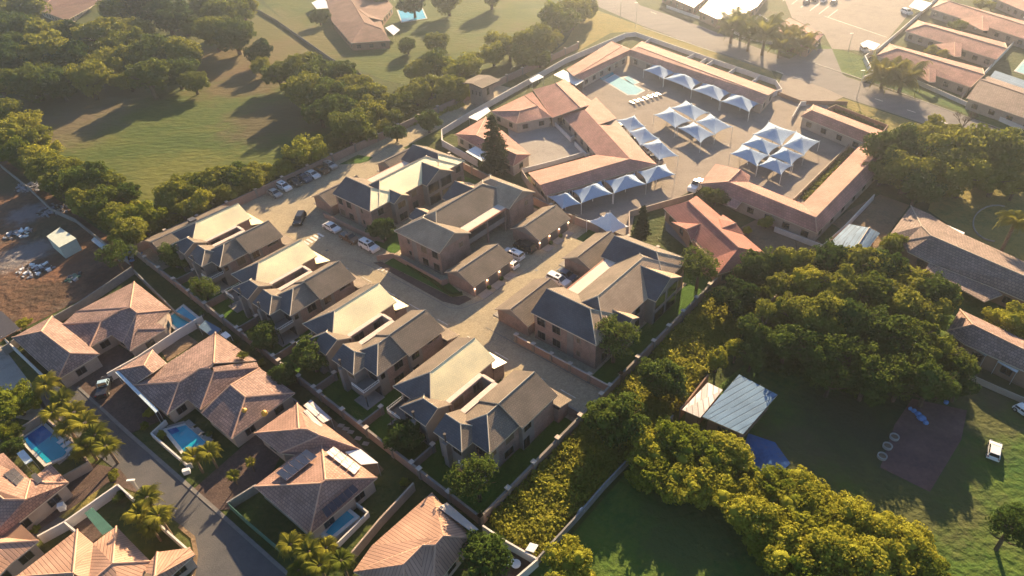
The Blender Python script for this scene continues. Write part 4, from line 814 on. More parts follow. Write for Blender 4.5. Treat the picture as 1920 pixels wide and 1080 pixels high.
px_house('lean_to', 'lean-to with translucent pinkish sheets beside the large steel hall', 'lean-to', [[(1327,717,3.3),(1355,731,3.5),(1313,783,3.2),(1279,768,3.0)]], [[(1327,717,3),(1355,731,3),(1313,783,3),(1279,768,3)]], 'metalp', 'wallb')
# canopies, awnings, carports
def canopy(name, label, q, z, mat, posts=True, th=.12, cat='canopy'):
    t_ = [P(x, y, zz) for (x, y), zz in zip(q, z)]; loc = sum(t_, Vector())/len(t_); loc.z = 0; t = thing(name, label, cat, loc)
    mb, _ = roof_slab([t_], [M[mat], M['alu']], [0], th); part('roof_sheet', mb, [M[mat], M['alu']], t)
    if posts:
        c = sum(t_, Vector())/len(t_)
        for p in t_:
            k = p+(c-p)*.06; b = MB(); b.bar((k.x, k.y, 0), (k.x, k.y, k.z-th), .06); part('post', b, M['alu'], t)
    return t
canopy('front_canopy', 'long white-edged canopy along the front of the rambling house', [(216,698),(221,694),(297,769),(292,774)], (2.9,)*4, 'bluesheet')
canopy('patio_roof', 'white flat patio roof jutting from the solar house', [(647,847),(676,842),(709,868),(677,871)], (2.9,)*4, 'whitesheet')
canopy('patio_awning', 'wide translucent corrugated awning over the narrow back yard', [(569,760),(583,749),(622,785),(606,793)], (3.0,2.6,2.6,3.0), 'metalp')
canopy('carport', 'dark ribbed carport roof at the left edge below the bare lot', [(-45,600),(3,583),(37,616),(-20,645)], (2.8,)*4, 'solarg')
canopy('carport', 'pale flat carport beside the car park wall, nearer the palms', [(1613,82),(1627,75),(1650,83),(1638,94)], (2.8,)*4, 'bluesheet')
canopy('carport', 'pale flat carport beside the car park wall, near the top edge', [(1704,12),(1718,-2),(1748,6),(1729,21)], (2.8,)*4, 'bluesheet')
canopy('walkway_roof', 'white flat roof at the upper corner of the pool terrace', [(1038,140),(1056,131),(1095,151),(1080,160)], (3.2,)*4, 'whitesheet')
canopy('walkway_roof', 'small bluish flat roof by the school boundary wall', [(992,149),(1010,139),(1020,144),(997,155)], (2.8,)*4, 'bluesheet')
canopy('entrance_canopy', 'narrow white canopy leaning on the pool wing roof', [(1071,136),(1092,124),(1101,129),(1080,141)], (3.8,)*4, 'whitesheet')
canopy('walkway_roof', 'white flat roof between the guard house and the hipped school building', [(878,220),(913,199),(920,208),(895,226)], (2.8,)*4, 'whitesheet')
canopy('walkway_roof', 'white flat roof left of the tall conifer', [(873,284),(893,273),(925,290),(905,303)], (2.8,)*4, 'whitesheet')
canopy('porch_roof', 'long white porch roof on the lawn side of the grey-brown house', [(1760,425),(1767,418),(1809,436),(1804,444)], (2.9,)*4, 'whitesheet')
canopy('porch_roof', 'left of two pale blue porch roofs on the brown-tiled house', [(1812,645),(1815,640),(1853,660),(1849,668)], (2.6,)*4, 'bluesheet')
canopy('porch_roof', 'right of two pale blue porch roofs on the brown-tiled house', [(1870,678),(1875,673),(1912,692),(1907,699)], (2.6,)*4, 'whitesheet')
canopy('pool_shade', 'square white shade roof on the lawn house terrace', [(722,52),(736,46),(750,56),(738,66)], (2.8,)*4, 'whitesheet')
canopy('pool_shade', 'white awning at the left end of the manor house', [(584,5),(606,-5),(622,15),(594,17)], (2.8,)*4, 'whitesheet')
canopy('garden_gazebo', 'white square gazebo roof behind the first pyramid-roofed house', [(413,627),(423,621),(433,629),(424,635)], (2.4,)*4, 'whitesheet')
canopy('tarpaulin_cover', 'folded blue-grey tarpaulin over the narrow yard below the square pool', [(372,613),(385,600),(415,617),(398,632)], (1.9,)*4, 'metalb')
canopy('shade_roof', 'dark green flat shade roof in the walled yard of the double-hipped house', [(158,962),(173,951),(213,991),(192,1003)], (2.5,)*4, 'grn')
canopy('pergola_roof', 'low white pergola roof beside the big blue pool', [(31,850),(44,843),(62,863),(48,871)], (2.3,)*4, 'bluesheet')
sheet('gravel_yard', pxs([(300,654),(346,624),(372,642),(314,678)]), .05, M['sand'])
sheet('paved_yard', pxs([(128,985),(160,962),(192,1003),(176,1020),(150,1000)]), .055, M['brickpave'])
sheet('paved_yard', pxs([(165,868),(225,880),(262,926),(205,905),(110,970),(50,1010),(20,1000),(80,940)]), .06, M['brickpave'])
sheet('hedge_strip', pxs([(205,905),(222,908),(125,975),(110,970)]), .07, M['dry'])
sheet('pool_terrace', pxs([(312,800),(345,790),(395,828),(360,870),(345,862)]), .12, M['concrete'])
sheet('pool_terrace', pxs([(34,820),(80,788),(145,846),(112,872)]), .1, M['concrete'])
sheet('pool_terrace', pxs([(300,603),(345,570),(378,598),(338,624)]), .1, M['concrete'])
def pot(x, y, label, s_=.35, mat='leafg'):
    c = P(x, y, 0); t = thing('potted_plant', label, 'plant pot', c); b = MB(); b.lathe(c, [(s_*.6, 0), (s_*.9, s_*1.3), (s_*.75, s_*1.3), (s_*.7, s_)], 10); part('pot', b, M['tankgrey'], t)
    b = MB(); b.lathe(c+Vector((0, 0, s_*1.1)), [(s_*.5, 0), (s_*1.5, s_*.8), (s_*1.2, s_*1.8), (.02, s_*2.4)], 9); part('plant', b, M[mat], t)
pot(381, 592, 'pot plant at the right corner of the square pool'); pot(306, 626, 'pot plant left of the square pool'); pot(150, 845, 'pot plant at the foot of the pale loungers'); pot(395, 819, 'pot plant at the right end of the slab loungers')
def bench_table(x, y, label):
    c = P(x, y, 0); t = thing('garden_table', label, 'table', c); b = MB(); b.lathe(c, [(.6, .7), (.6, .76), (.01, .77)], 14); part('tabletop', b, M['white'], t); b = MB(); b.bar(c, c+Vector((0, 0, .7)), .06, 6); part('leg', b, M['alu'], t)
bench_table(968, 1063, 'round pale table on the dark patio beside the round green tree'); bench_table(956, 1058, 'smaller white table on the dark patio beside the round green tree')
sheet('patio', pxs([(945,1040),(975,1020),(1010,1052),(975,1085),(940,1085)]), .06, M['brickpave'])
for i, (x, y) in enumerate(((632,800),(641,806),(650,812),(664,824),(678,834))):
    b = MB(); p_ = P(x, y, .07); b.box(p_, Vector((.9, -.3, 0)), Vector((.25, .6, 0)), Vector((0, 0, .06))); solo('stepping_slab', b, M['concrete'], ORD5[i]+' pale stepping slab from the top along the narrow back yard', 'slab', 'stepping slabs in the narrow back yard')
# container shelter and rubble on the bare lot
t = thing('site_shelter', 'pale green box-shaped site shelter standing on the bare lot', 'shelter', P(115, 455, 0))
q = [P(87, 443, 3), P(112, 426, 3), P(143, 447, 3), P(111, 464, 3)]; mb, _ = roof_slab([q], [M['tarp'], M['fascia']], [0]); part('roof', mb, [M['tarp'], M['fascia']], t)
wb = MB(); wb.prism(offset(q, .05), -.1, 2.9); part('wall', wb, M['tarp'], t)
random.seed(3)
def rubble(label, x, y, rx, n, mats=('rubble',), name='rubble_heap'):
    c = P(x, y, 0); mb = MB()
    for i in range(n):
        a = random.uniform(0, 6.28); r = random.random()**.6*rx; sx = random.uniform(.2, .9); p = c+Vector((math.cos(a)*r*1.3, math.sin(a)*r, random.uniform(0, .35)*(1-r/rx)))
        an = random.uniform(0, 3); u = Vector((math.cos(an), math.sin(an), random.uniform(-.3, .3))).normalized(); v = u.cross(Vector((0, 0, 1))).normalized(); k = u.cross(v)
        mb.box(p, u*sx, v*sx*random.uniform(.3, 1), -k*sx*random.uniform(.2, .6), random.randrange(len(mats)))
    return solo(name, mb, [M[k] for k in mats], label, 'rubble', loc=c)
rubble('pale rubble heap nearest the left edge on the bare lot', 32, 440, 2.4, 60, ('rubble', 'wood', 'white'))
rubble('broad heap of white sacks and timber on the bare lot', 63, 508, 3, 90, ('rubble', 'white', 'wood'))
rubble('small dark scrap heap near the low wall on the bare lot', 135, 523, 1.2, 60, ('rubble', 'black', 'grn'))
rubble('dark scrap pile where the bare lot meets the estate corner', 240, 482, 2.2, 60, ('rubble', 'black', 'bluetarp'))
rubble('heap of grey rubble between bare lot and garden trees', 105, 395, 3.4, 120, ('rubble', 'rubble', 'wood'), 'rubble_heap')
rubble('row of grey boulders along the upper edge of the bare lot', 60, 350, 3.4, 120, ('rubble',), 'boulder_row')
mb = MB(); mb.box(P(172, 452, .3), P(198, 472, .3)-P(172, 452, .3), P(178, 446, .3)-P(172, 452, .3), Vector((0, 0, .1))); mb.prism(pxs([(172,452),(178,446),(203,466),(197,472)]), 0, .3); solo('metal_sheet_stack', mb, M['bluesheet'], 'pale blue stack of sheets lying beside the lot wall', 'sheet stack')
# ------------------------------------------------------------------ pools
def pool(name, label, pts, z, mat='pool', deep=None, cop=.5):
    q = pxs(pts, z); loc = sum(q, Vector())/len(q); loc.z = 0; t = thing('swimming_pool', label, 'pool', loc)
    o = offset(q, -cop); mb = MB(); mb.prism(o, -.2, z-.06); part('coping', mb, M['pooledge'], t)
    b = MB(); b.prism([(p.x, p.y) for p in q], -.1, z-.02); part('water', b, M[mat], t)
    if deep: b = MB(); b.prism([(p[0], p[1]) for p in pxs(deep, z)], -.1, z-.012); part('deep_water', b, M['pooldeep'], t)
    return t
pool('p', 'square turquoise pool beside the first hipped house', [(313,598),(342,575),(370,597),(336,618)], .5)
pool('p', 'blue pool with three grey loungers in front of the rambling house', [(313,806),(348,797),(386,829),(375,840),(350,852)], .4, deep=[(313,806),(330,801),(337,808),(322,815)])
pool('p', 'large blue pool with a dark deep end at the left edge', [(80,797),(129,841),(118,855),(87,868),(43,822)], .35, deep=[(80,797),(99,814),(60,843),(43,822)])
pool('p', 'narrow raised pool beside the solar house', [(646,954),(664,969),(622,1004),(611,998)], .9)
pool('p', 'large pale blue school pool', [(1153,140),(1206,169),(1192,177),(1178,177),(1133,150)], .2, 'poolpale')
pool('p', 'small pale children pool next to the school pool', [(1169,145),(1178,143),(1196,154),(1187,158)], .2, 'poolpale')
pool('p', 'blue pool beside the manor house at the top', [(746,19),(790,14),(799,34),(754,41)], .2, 'pool')
pool('p', 'small blue pool at the right edge behind the row houses', [(1905,133),(1925,110),(1960,120),(1945,146)], .2, 'poolpale')
sheet('pool_cover', pxs([(1124,147),(1148,135),(1152,139),(1131,151)], .2), .2, M['pool'])
# loungers
def lounger(x, y, dx, dy, label, group, L=2.0, mat='white', sc=1):
    c = P(x, y, 0); d = (P(x+dx, y+dy, 0)-c).normalized(); n = Vector((-d.y, d.x, 0)); t = thing('sun_lounger', label, 'lounger', c, group)
    b = MB(); b.box(c-d*(L*.5)-n*.4+Vector((0, 0, .3)), d*(L*.65), n*.8, Vector((0, 0, .12))); part('seat', b, M[mat], t)
    b = MB(); b.box(c+d*(L*.15)-n*.4+Vector((0, 0, .3)), d*(L*.32)+Vector((0, 0, .45)), n*.8, Vector((0, 0, .1))); part('backrest', b, M[mat], t)
    for u in (-.42, .1):
        for v in (-.34, .34): b = MB(); b.bar(c+d*(L*u)+n*v, c+d*(L*u)+n*v+Vector((0, 0, .3)), .04); part('leg', b, M['alu'], t)
for i, (x, y) in enumerate(((1187,195),(1195,192),(1203,190),(1212,187),(1220,184),(1229,182),(1236,179))):
    lounger(x, y, 10, 5, ['nearest the school buildings, first', 'second', 'third', 'middle', 'fifth', 'sixth', 'farthest right'][i]+' white lounger in the row below the school pool', 'loungers by the school pool', 3.2, 'white')
for i, (x, y) in enumerate(((359,799),(375,813),(392,827))):
    lounger(x, y, 9, 8, ['upper', 'middle', 'lower'][i]+' grey slab lounger along the blue pool edge', 'loungers by the blue pool', 2.4, 'concrete')
for i, (x, y) in enumerate(((121,827),(129,834),(137,842),(143,851))):
    lounger(x, y, 7, -5, ['first', 'second', 'third', 'last'][i]+' pale lounger counted down the right side of the large blue pool', 'loungers by the large blue pool', 1.7, 'white')
# ------------------------------------------------------------------ garden and school walls
wl = lambda n, l, pts, h, th=.22, m_='wallg', **k: wall_line(n, l, pxs(pts, h), h, th, m_, **k)
wl('garden_wall', 'grey wall separating the bare lot from the hipped house', [(38,628),(146,567),(246,500)], 1.8)
wl('garden_wall', 'grey-brown wall behind the garage of the hipped house', [(2,652),(38,628)], 1.8)
wl('low_stone_wall', 'low wall between the bare lot and the garden trees', [(0,308),(55,352),(95,390),(140,410),(205,462),(240,488)], 1.2)
wl('garden_wall', 'pale wall between the hipped house and the rambling house', [(200,700),(258,668),(330,620),(378,592)], 1.9, m_='wallw')
wl('garden_wall', 'white-topped wall in front of the hipped garage roof', [(8,635),(25,650),(100,722),(112,728)], 1.6, m_='wallw')
wl('garden_wall', 'grey wall along the back of the pyramid-roofed garden', [(250,505),(330,585),(378,612),(410,620),(470,690),(560,755)], 1.3)
wl('pool_wall', 'white terrace wall around the blue pool of the rambling house', [(310,787),(283,812),(350,870),(358,868)], 1.0, m_='wallw')
wl('garden_wall', 'grey wall enclosing the large blue pool', [(35,803),(78,776),(140,830),(165,866),(118,892)], 1.7, m_='wall')
wl('garden_wall', 'white wall around the garden at the street corner', [(70,1005),(120,978),(220,908),(262,946)], 1.7, m_='wallw')
wl('garden_wall', 'white wall along the street under the palms', [(262,946),(290,975),(352,1030)], 1.6, m_='wallw')
wl('garden_wall', 'inner white wall of the street corner garden', [(120,978),(142,996)], 1.7, m_='wallw')
wl('mesh_fence', 'dark green mesh fence along the street verge', [(426,942),(462,975),(522,1026)], 1.5, .08, 'grn')
wl('garden_wall', 'pinkish wall between the solar house and the bottom roof', [(650,1046),(712,972),(775,905)], 1.7, m_='wall')
wl('garden_wall', 'grey wall below the solar house driveway', [(425,942),(480,908)], 1.6, m_='wallg')
wl('pool_wall', 'white rim wall around the narrow raised pool', [(606,1000),(632,1018),(690,960),(662,938)], 1.0, .2, 'wallw')
wl('garden_wall', 'white wall running from the estate corner to the weeds', [(905,985),(945,1012),(1008,1048)], 1.6, m_='wallw')
wl('garden_wall', 'white wall at the bottom edge right of the round tree', [(1008,1048),(965,1085)], 1.6, m_='wallw')
wl('park_wall', 'long low grey wall between the tall weeds and the park lawn', [(1008,1046),(1087,960),(1133,907),(1178,860)], 1.3)
wl('park_wall', 'grey wall between weeds and the steel hall', [(1238,805),(1262,778)], 1.5)
wl('park_wall', 'brown wall beside the translucent lean-to', [(1276,768),(1328,702)], 2.2, m_='wallb')
wl('park_wall', 'pale wall between the golden weeds and the grove', [(1414,596),(1478,530)], 1.3, m_='wall')
wl('school_wall', 'long pale school boundary wall beside the guard house', [(828,262),(828,242),(880,210),(960,165),(1062,108),(1172,62)], 1.9, m_='wallw')
wl('school_wall', 'pale school wall running down beside the sunlit-roofed block', [(828,262),(895,300)], 1.9, m_='wallw')
wl('school_wall', 'thin white school wall along the main road verge', [(1172,62),(1192,60),(1455,150),(1466,166),(1450,172)], 1.6, .2, 'wallw')
wl('school_wall', 'beige end wall beside the lower school wing', [(978,318),(992,340),(1024,376)], 2.2, m_='wall')
wl('yard_wall', 'white wall along the narrow garden of the inner yard', [(1034,222),(1070,258),(1080,252)], 1.2, .25, 'wallw')
wl('yard_wall', 'white wall corner at the lower right of the inner yard', [(1078,266),(1100,288),(1112,284)], 1.2, .25, 'wallw')
wl('yard_wall', 'white wall above the lower school wing', [(979,316),(1034,302),(1094,285)], 1.2, .25, 'wallw')
wl('yard_wall', 'white wall below the small hipped school building', [(968,231),(977,238),(1033,223)], 1.2, .25, 'wallw')
wl('school_wall', 'low wall between school yard and red-roofed house', [(1180,455),(1180,396),(1300,362)], 1.5, m_='wall')
wl('school_wall', 'white retaining wall under the lower school wing corner', [(1453,425),(1540,458),(1552,463)], 1.2, m_='wallw')
wl('school_wall', 'pale wall outside the lower corner of the three-sided wing', [(1545,458),(1585,422),(1640,364)], 1.5, m_='wallw')
wl('retaining_wall', 'dark planted trench wall inside the three-sided wing', [(1488,372),(1600,262)], 1.2, .2, 'wall')
wl('school_wall', 'thin brown wall along the forecourt', [(1455,170),(1502,188),(1590,190)], 1.2, .18, 'wallb')
wl('school_wall', 'thin wall closing the garden strip above the three-sided wing', [(1486,218),(1502,190),(1512,190)], 1.4, .18, 'wallw')
wl('school_wall', 'thin brown garden wall outside the three-sided wing', [(1552,203),(1567,196),(1665,234),(1656,246)], 1.4, .18, 'wallb')
for i, (a_, b_) in enumerate((((1223,69),(1209,79)),((1302,100),(1286,108)),((1326,108),(1312,116)),((1338,112),(1325,120)),((1380,126),(1365,136)),((1425,141),(1410,152)))):
    wl('partition_wall', ['first', 'second', 'third', 'fourth', 'fifth', 'sixth'][i]+' partition wall from the left behind the long school wing', [a_, b_], 1.3, .2, 'wallw', group='partition walls behind the school wing')
wl('car_park_wall', 'long white wall between car park and row houses', [(1645,92),(1700,45),(1760,-8)], 1.5, .25, 'wallw')
wl('car_park_wall', 'white wall at the car park gate near the two palms', [(1638,94),(1622,104),(1638,136),(1620,143)], 1.8, .3, 'wallw')
wl('garden_wall', 'white wall in front of the nearest row house', [(1680,134),(1720,150),(1800,185),(1920,238)], 1.2, .18, 'wallw')
wl('garden_wall', 'white wall behind the row houses at the right edge', [(1805,178),(1868,112),(1920,58)], 1.3, .18, 'wallw')
wl('garden_wall', 'pale fence line below the brown-tiled house', [(1816,700),(1870,724),(1990,775)], 1.1, .12, 'wall')
wl('lawn_fence', 'long dark fence between the open field and the manor lawn', [(462,5),(520,38),(620,108),(700,150)], 1.2, .12, 'wallg')
wl('workshop_wall', 'thin white wall between workshops and palms', [(1250,10),(1345,42),(1400,68),(1450,78)], 1.1, .18, 'wallw')
wl('workshop_wall', 'white wall beside the small green strip near the workshops', [(1396,46),(1425,27),(1458,48)], 1.1, .18, 'wallw')
mb = MB(); cpts = [P(1868+44*math.cos(a), 420+34*math.sin(a)*1.0, 0) for a in [math.radians(k) for k in range(95, 300, 15)]]
wall_line('curved_wall', 'thin curved pale wall on the bright lawn at the right edge', cpts, .3, .2, 'wallg')
# ------------------------------------------------------------------ shade sails
def sail(q, label, group, z=2.7, rise=1.75, ap=(.5, .42), mat='sail', n=8):
    K = [P(x, y, z) for x, y in q]; loc = sum(K, Vector())/4; loc.z = 0; t = thing('shade_sail', label, 'shade sail', loc, group)
    mb = MB(); ids = {}
    for i in range(n+1):
        for j in range(n+1):
            u, v = i/n, j/n
            # concave edges: pull border points inwards
            uu, vv = u, v; pu = 4*v*(1-v)*.07; pv = 4*u*(1-u)*.07; uu = pu+(1-2*pu)*u; vv = pv+(1-2*pv)*v
            p = (K[0]*(1-uu)+K[1]*uu)*(1-vv)+(K[3]*(1-uu)+K[2]*uu)*vv
            du = (u-ap[0])/(ap[0] if u < ap[0] else 1-ap[0]); dv = (v-ap[1])/(ap[1] if v < ap[1] else 1-ap[1]); r = min(1, max(abs(du), abs(dv)))
            p = p+Vector((0, 0, rise*(1-r)**1.12)); ids[i, j] = len(mb.v); mb.v.append(tuple(p))
    for i in range(n):
        for j in range(n): mb.f.append((ids[i, j], ids[i+1, j], ids[i+1, j+1], ids[i, j+1])); mb.m.append(0)
    nv = len(mb.v); mb.v += [(x, y, zz-.04) for x, y, zz in mb.v]; mb.f += [tuple(nv+k for k in reversed(f)) for f in mb.f[:]]; mb.m += mb.m[:]
    part('canopy', mb, M[mat], t)
    for p in K: b = MB(); b.bar((p.x, p.y, 0), p+Vector((0, 0, .2)), .06, 6); part('post', b, M['rail'], t)
    c = K[0]*(1-ap[0])*(1-ap[1])+K[1]*ap[0]*(1-ap[1])+K[2]*ap[0]*ap[1]+K[3]*(1-ap[0])*ap[1]; b = MB(); b.bar((c.x, c.y, 0), (c.x, c.y, z+rise+.05), .09, 6, r2=.05); part('mast', b, M['rail'], t)
oc = ['first', 'second', 'third', 'fourth', 'fifth', 'sixth']
for i, q in enumerate(([(1225,120),(1268,136),(1244,148),(1207,131)], [(1266,134),(1320,153),(1297,169),(1245,147)], [(1319,154),(1373,173),(1350,190),(1297,168)], [(1372,173),(1425,194),(1405,210),(1352,190)])):
    sail(q, oc[i]+' sail from the left in the row along the long bent school wing', 'shade sails along the bent wing')
for q, l in (([(1286,188),(1328,211),(1303,226),(1257,202)], 'upper left sail of the block of four in the school yard'), ([(1255,200),(1297,227),(1266,240),(1226,215)], 'lower left sail of the block of four in the school yard'), ([(1331,212),(1374,238),(1341,252),(1304,228)], 'upper right sail of the block of four in the school yard'), ([(1300,228),(1341,252),(1314,268),(1271,239)], 'lower right sail of the block of four in the school yard')):
    sail(q, l, 'block of four shade sails')
for q, l in (([(1441,228),(1493,247),(1466,273),(1412,252)], 'largest, topmost sail of the cluster of six'), ([(1413,252),(1464,273),(1441,291),(1391,270)], 'middle left sail of the cluster of six'), ([(1391,270),(1442,291),(1420,312),(1369,288)], 'lowest left sail of the cluster of six'), ([(1492,246),(1537,265),(1508,291),(1466,274)], 'rightmost sail of the cluster of six'), ([(1467,274),(1508,291),(1484,310),(1443,292)], 'middle right sail of the cluster of six'), ([(1443,293),(1487,310),(1465,328),(1421,310)], 'bottom sail of the cluster of six')):
    sail(q, l, 'cluster of six shade sails', 2.7, 1.8, (.5, .55), 'sail')
for i, q in enumerate(([(1190,216),(1210,237),(1180,248),(1155,225)], [(1208,237),(1236,260),(1200,273),(1178,246)], [(1234,259),(1272,293),(1236,300),(1202,270)])):
    sail(q, ['top', 'middle', 'bottom'][i]+' sail of the three over the cars beside the inner school wing', 'shade sails over the parked cars', ap=(.5, .35))
for i, q in enumerate(([(1068,361),(1090,382),(1054,392),(1027,368)], [(1127,339),(1149,363),(1090,381),(1073,358)], [(1190,325),(1212,345),(1151,363),(1133,339)], [(1248,307),(1266,327),(1212,345),(1195,322)])):
    sail(q, oc[i]+' sail from the left in the row below the lower school wing', 'shade sails below the lower wing', 2.7, 1.8, (.45, .45))
sail([(1140,412),(1180,424),(1145,440),(1100,413)], 'white two-peaked sail tent beside the estate boundary wall', None, 3.0, 3.2, (.45, .4), 'sailw')
# ------------------------------------------------------------------ cars
def car_proto(kind, L, W, Hh, paint, name, label, cat='car'):
    t = thing(name, label, cat, Vector((0, 0, 0))); g = .28
    if kind == 'suv': body = [(-.5,.45),(-.5,.62),(-.485,.66),(.24,.64),(.47,.56),(.5,.45)]; cab = [(-.49,.64),(-.45,1),(.1,.985),(.27,.63)]
    elif kind == 'sedan': body = [(-.5,.45),(-.5,.60),(-.46,.68),(.2,.66),(.46,.54),(.5,.42)]; cab = [(-.42,.66),(-.22,1),(.06,1),(.26,.65)]
    elif kind == 'hatch': body = [(-.5,.42),(-.5,.6),(-.47,.64),(.24,.62),(.46,.54),(.5,.42)]; cab = [(-.48,.62),(-.4,1),(.06,1),(.27,.62)]
    else: body = [(-.5,.45),(-.5,.60),(-.49,.61),(.22,.62),(.46,.56),(.5,.45)]; cab = [(-.08,.6),(-.04,1),(.12,1),(.26,.62)]
    def loft(mb, prof, y0, y1f, zb):
        # two-sided profile with slight tumble-home
        n = len(prof); b = len(mb.v)
        for sgn in (-1, 1):
            for x, z in prof: mb.v.append((x*L, sgn*y1f(z), z*Hh))
            for x, z in prof: mb.v.append((x*L, sgn*y0, zb))
        def q(s, k, i): return b+s*2*n+k*n+i
        for i in range(n-1):
            mb.f.append((q(0, 0, i), q(1, 0, i), q(1, 0, i+1), q(0, 0, i+1))); mb.m.append(0)
            for s_ in (0, 1): mb.f.append((q(s_, 0, i), q(s_, 0, i+1), q(s_, 1, i+1), q(s_, 1, i))); mb.m.append(0)
        mb.f.append((q(0, 0, 0), q(0, 1, 0), q(1, 1, 0), q(1, 0, 0))); mb.m.append(0); mb.f.append((q(0, 0, n-1), q(1, 0, n-1), q(1, 1, n-1), q(0, 1, n-1))); mb.m.append(0)
    mb = MB(); loft(mb, body, W/2*.96, lambda z: W/2*(1 if z < .58 else .95), g); part('body', mb, M[paint], t)
    mb = MB(); loft(mb, cab, W/2*.93, lambda z: W/2*(.92 if z < .8 else .74), body[2][1]*Hh*.9); cb_ = part('cabin', mb, M[paint], t)
    # glass: side, front, rear
    (x0, z0), (x1, z1), (x2, z2), (x3, z3) = cab; gl = MB()
    for sgn in (-1, 1):
        def pt(x, z): f = (z-z0)/(1-z0); return (x*L, sgn*(W/2*(.92-.18*f)+.012), z*Hh)
        lo = z0+.07; hi = .93
        def xl(z): return x0+(x1-x0)*(z-z0)/(z1-z0)+.02
        def xr(z): return x3+(x2-x3)*(z-z3)/(z2-z3)-.02
        xm = (xl(lo)+xr(lo))/2
        for a_, b_, c_, d_ in ((xl(lo), xm-.012, xm-.012, xl(hi)), (xm+.012, xr(lo), xr(hi), xm+.012)): gl.poly([pt(a_, lo), pt(b_, lo), pt(c_, hi), pt(d_, hi)])
    for (xa, za), (xb, zb_), s_ in (((x3, z3), (x2, z2), 1), ((x0, z0), (x1, z1), -1)):
        def pq(f, y): x = xa+(xb-xa)*f; z = za+(zb_-za)*f; return (x*L+.015*s_, y*W/2*(.9-.18*f)*.92, z*Hh+.012)
        gl.poly([pq(.12, -1), pq(.12, 1), pq(.9, 1), pq(.9, -1)])
    part('window', gl, M['glass'], cb_)
    if kind == 'suv': sr = MB(); sr.box(Vector((-.12*L, -.28, Hh*.99)), Vector((.16*L, 0, -.005*Hh)), Vector((0, .56, 0)), Vector((0, 0, .03))); part('sunroof', sr, M['glass'], cb_)
    if kind == 'pickup': bd = MB(); bd.box(Vector((-.47*L, -W*.4, .62*Hh)), Vector((.37*L, 0, 0)), Vector((0, W*.8, 0)), Vector((0, 0, .02))); part('load_bed', bd, M['black'], t)
    for sx in (-.32, .31):
        for sy in (-1, 1):
            wmb = MB(); wmb.bar((sx*L, sy*(W/2-.2), .34), (sx*L, sy*(W/2+.02), .34), .34, 12); wh = part('wheel', wmb, M['tyre'], t)
            rm = MB(); rm.bar((sx*L, sy*(W/2), .34), (sx*L, sy*(W/2+.035), .34), .2, 8); part('rim', rm, M['alu'], wh)
    for sy in (-1, 1):
        l = MB(); l.box(Vector((.485*L, sy*W*.36-.15, .47*Hh)), Vector((.03, 0, 0)), Vector((0, .3, 0)), Vector((0, 0, .14))); part('headlight', l, M['lens'], t)
        l = MB(); l.box(Vector((-.505*L, sy*W*.4-.1, .5*Hh)), Vector((.03, 0, 0)), Vector((0, .2, 0)), Vector((0, 0, .18))); part('tail_light', l, M['tail'], t)
        l = MB(); l.box(Vector((.17*L, sy*(W/2+.08)-.08, .62*Hh)), Vector((.12, 0, 0)), Vector((0, .16, 0)), Vector((0, 0, .12))); part('wing_mirror', l, M['black'], t)
    return t
def put(t, x, y, dirx, diry, world=False):
    p = P(x, y, 0); d = P(x+dirx, y+diry, 0)-p; t.location = Vector((p.x, p.y, .09)); t.rotation_euler = (0, 0, math.atan2(d.y, d.x))
def putc(t, a, c, ang):   # estate frame; ang in degrees from +a towards +c
    p = E(a, c); d = AX*math.cos(math.radians(ang))+CX*math.sin(math.radians(ang)); t.location = Vector((p.x, p.y, .1)); t.rotation_euler = (0, 0, math.atan2(d.y, d.x))
def ac(x, y): p = P(x, y, .7)-OO; return p.dot(AX), p.dot(CX)
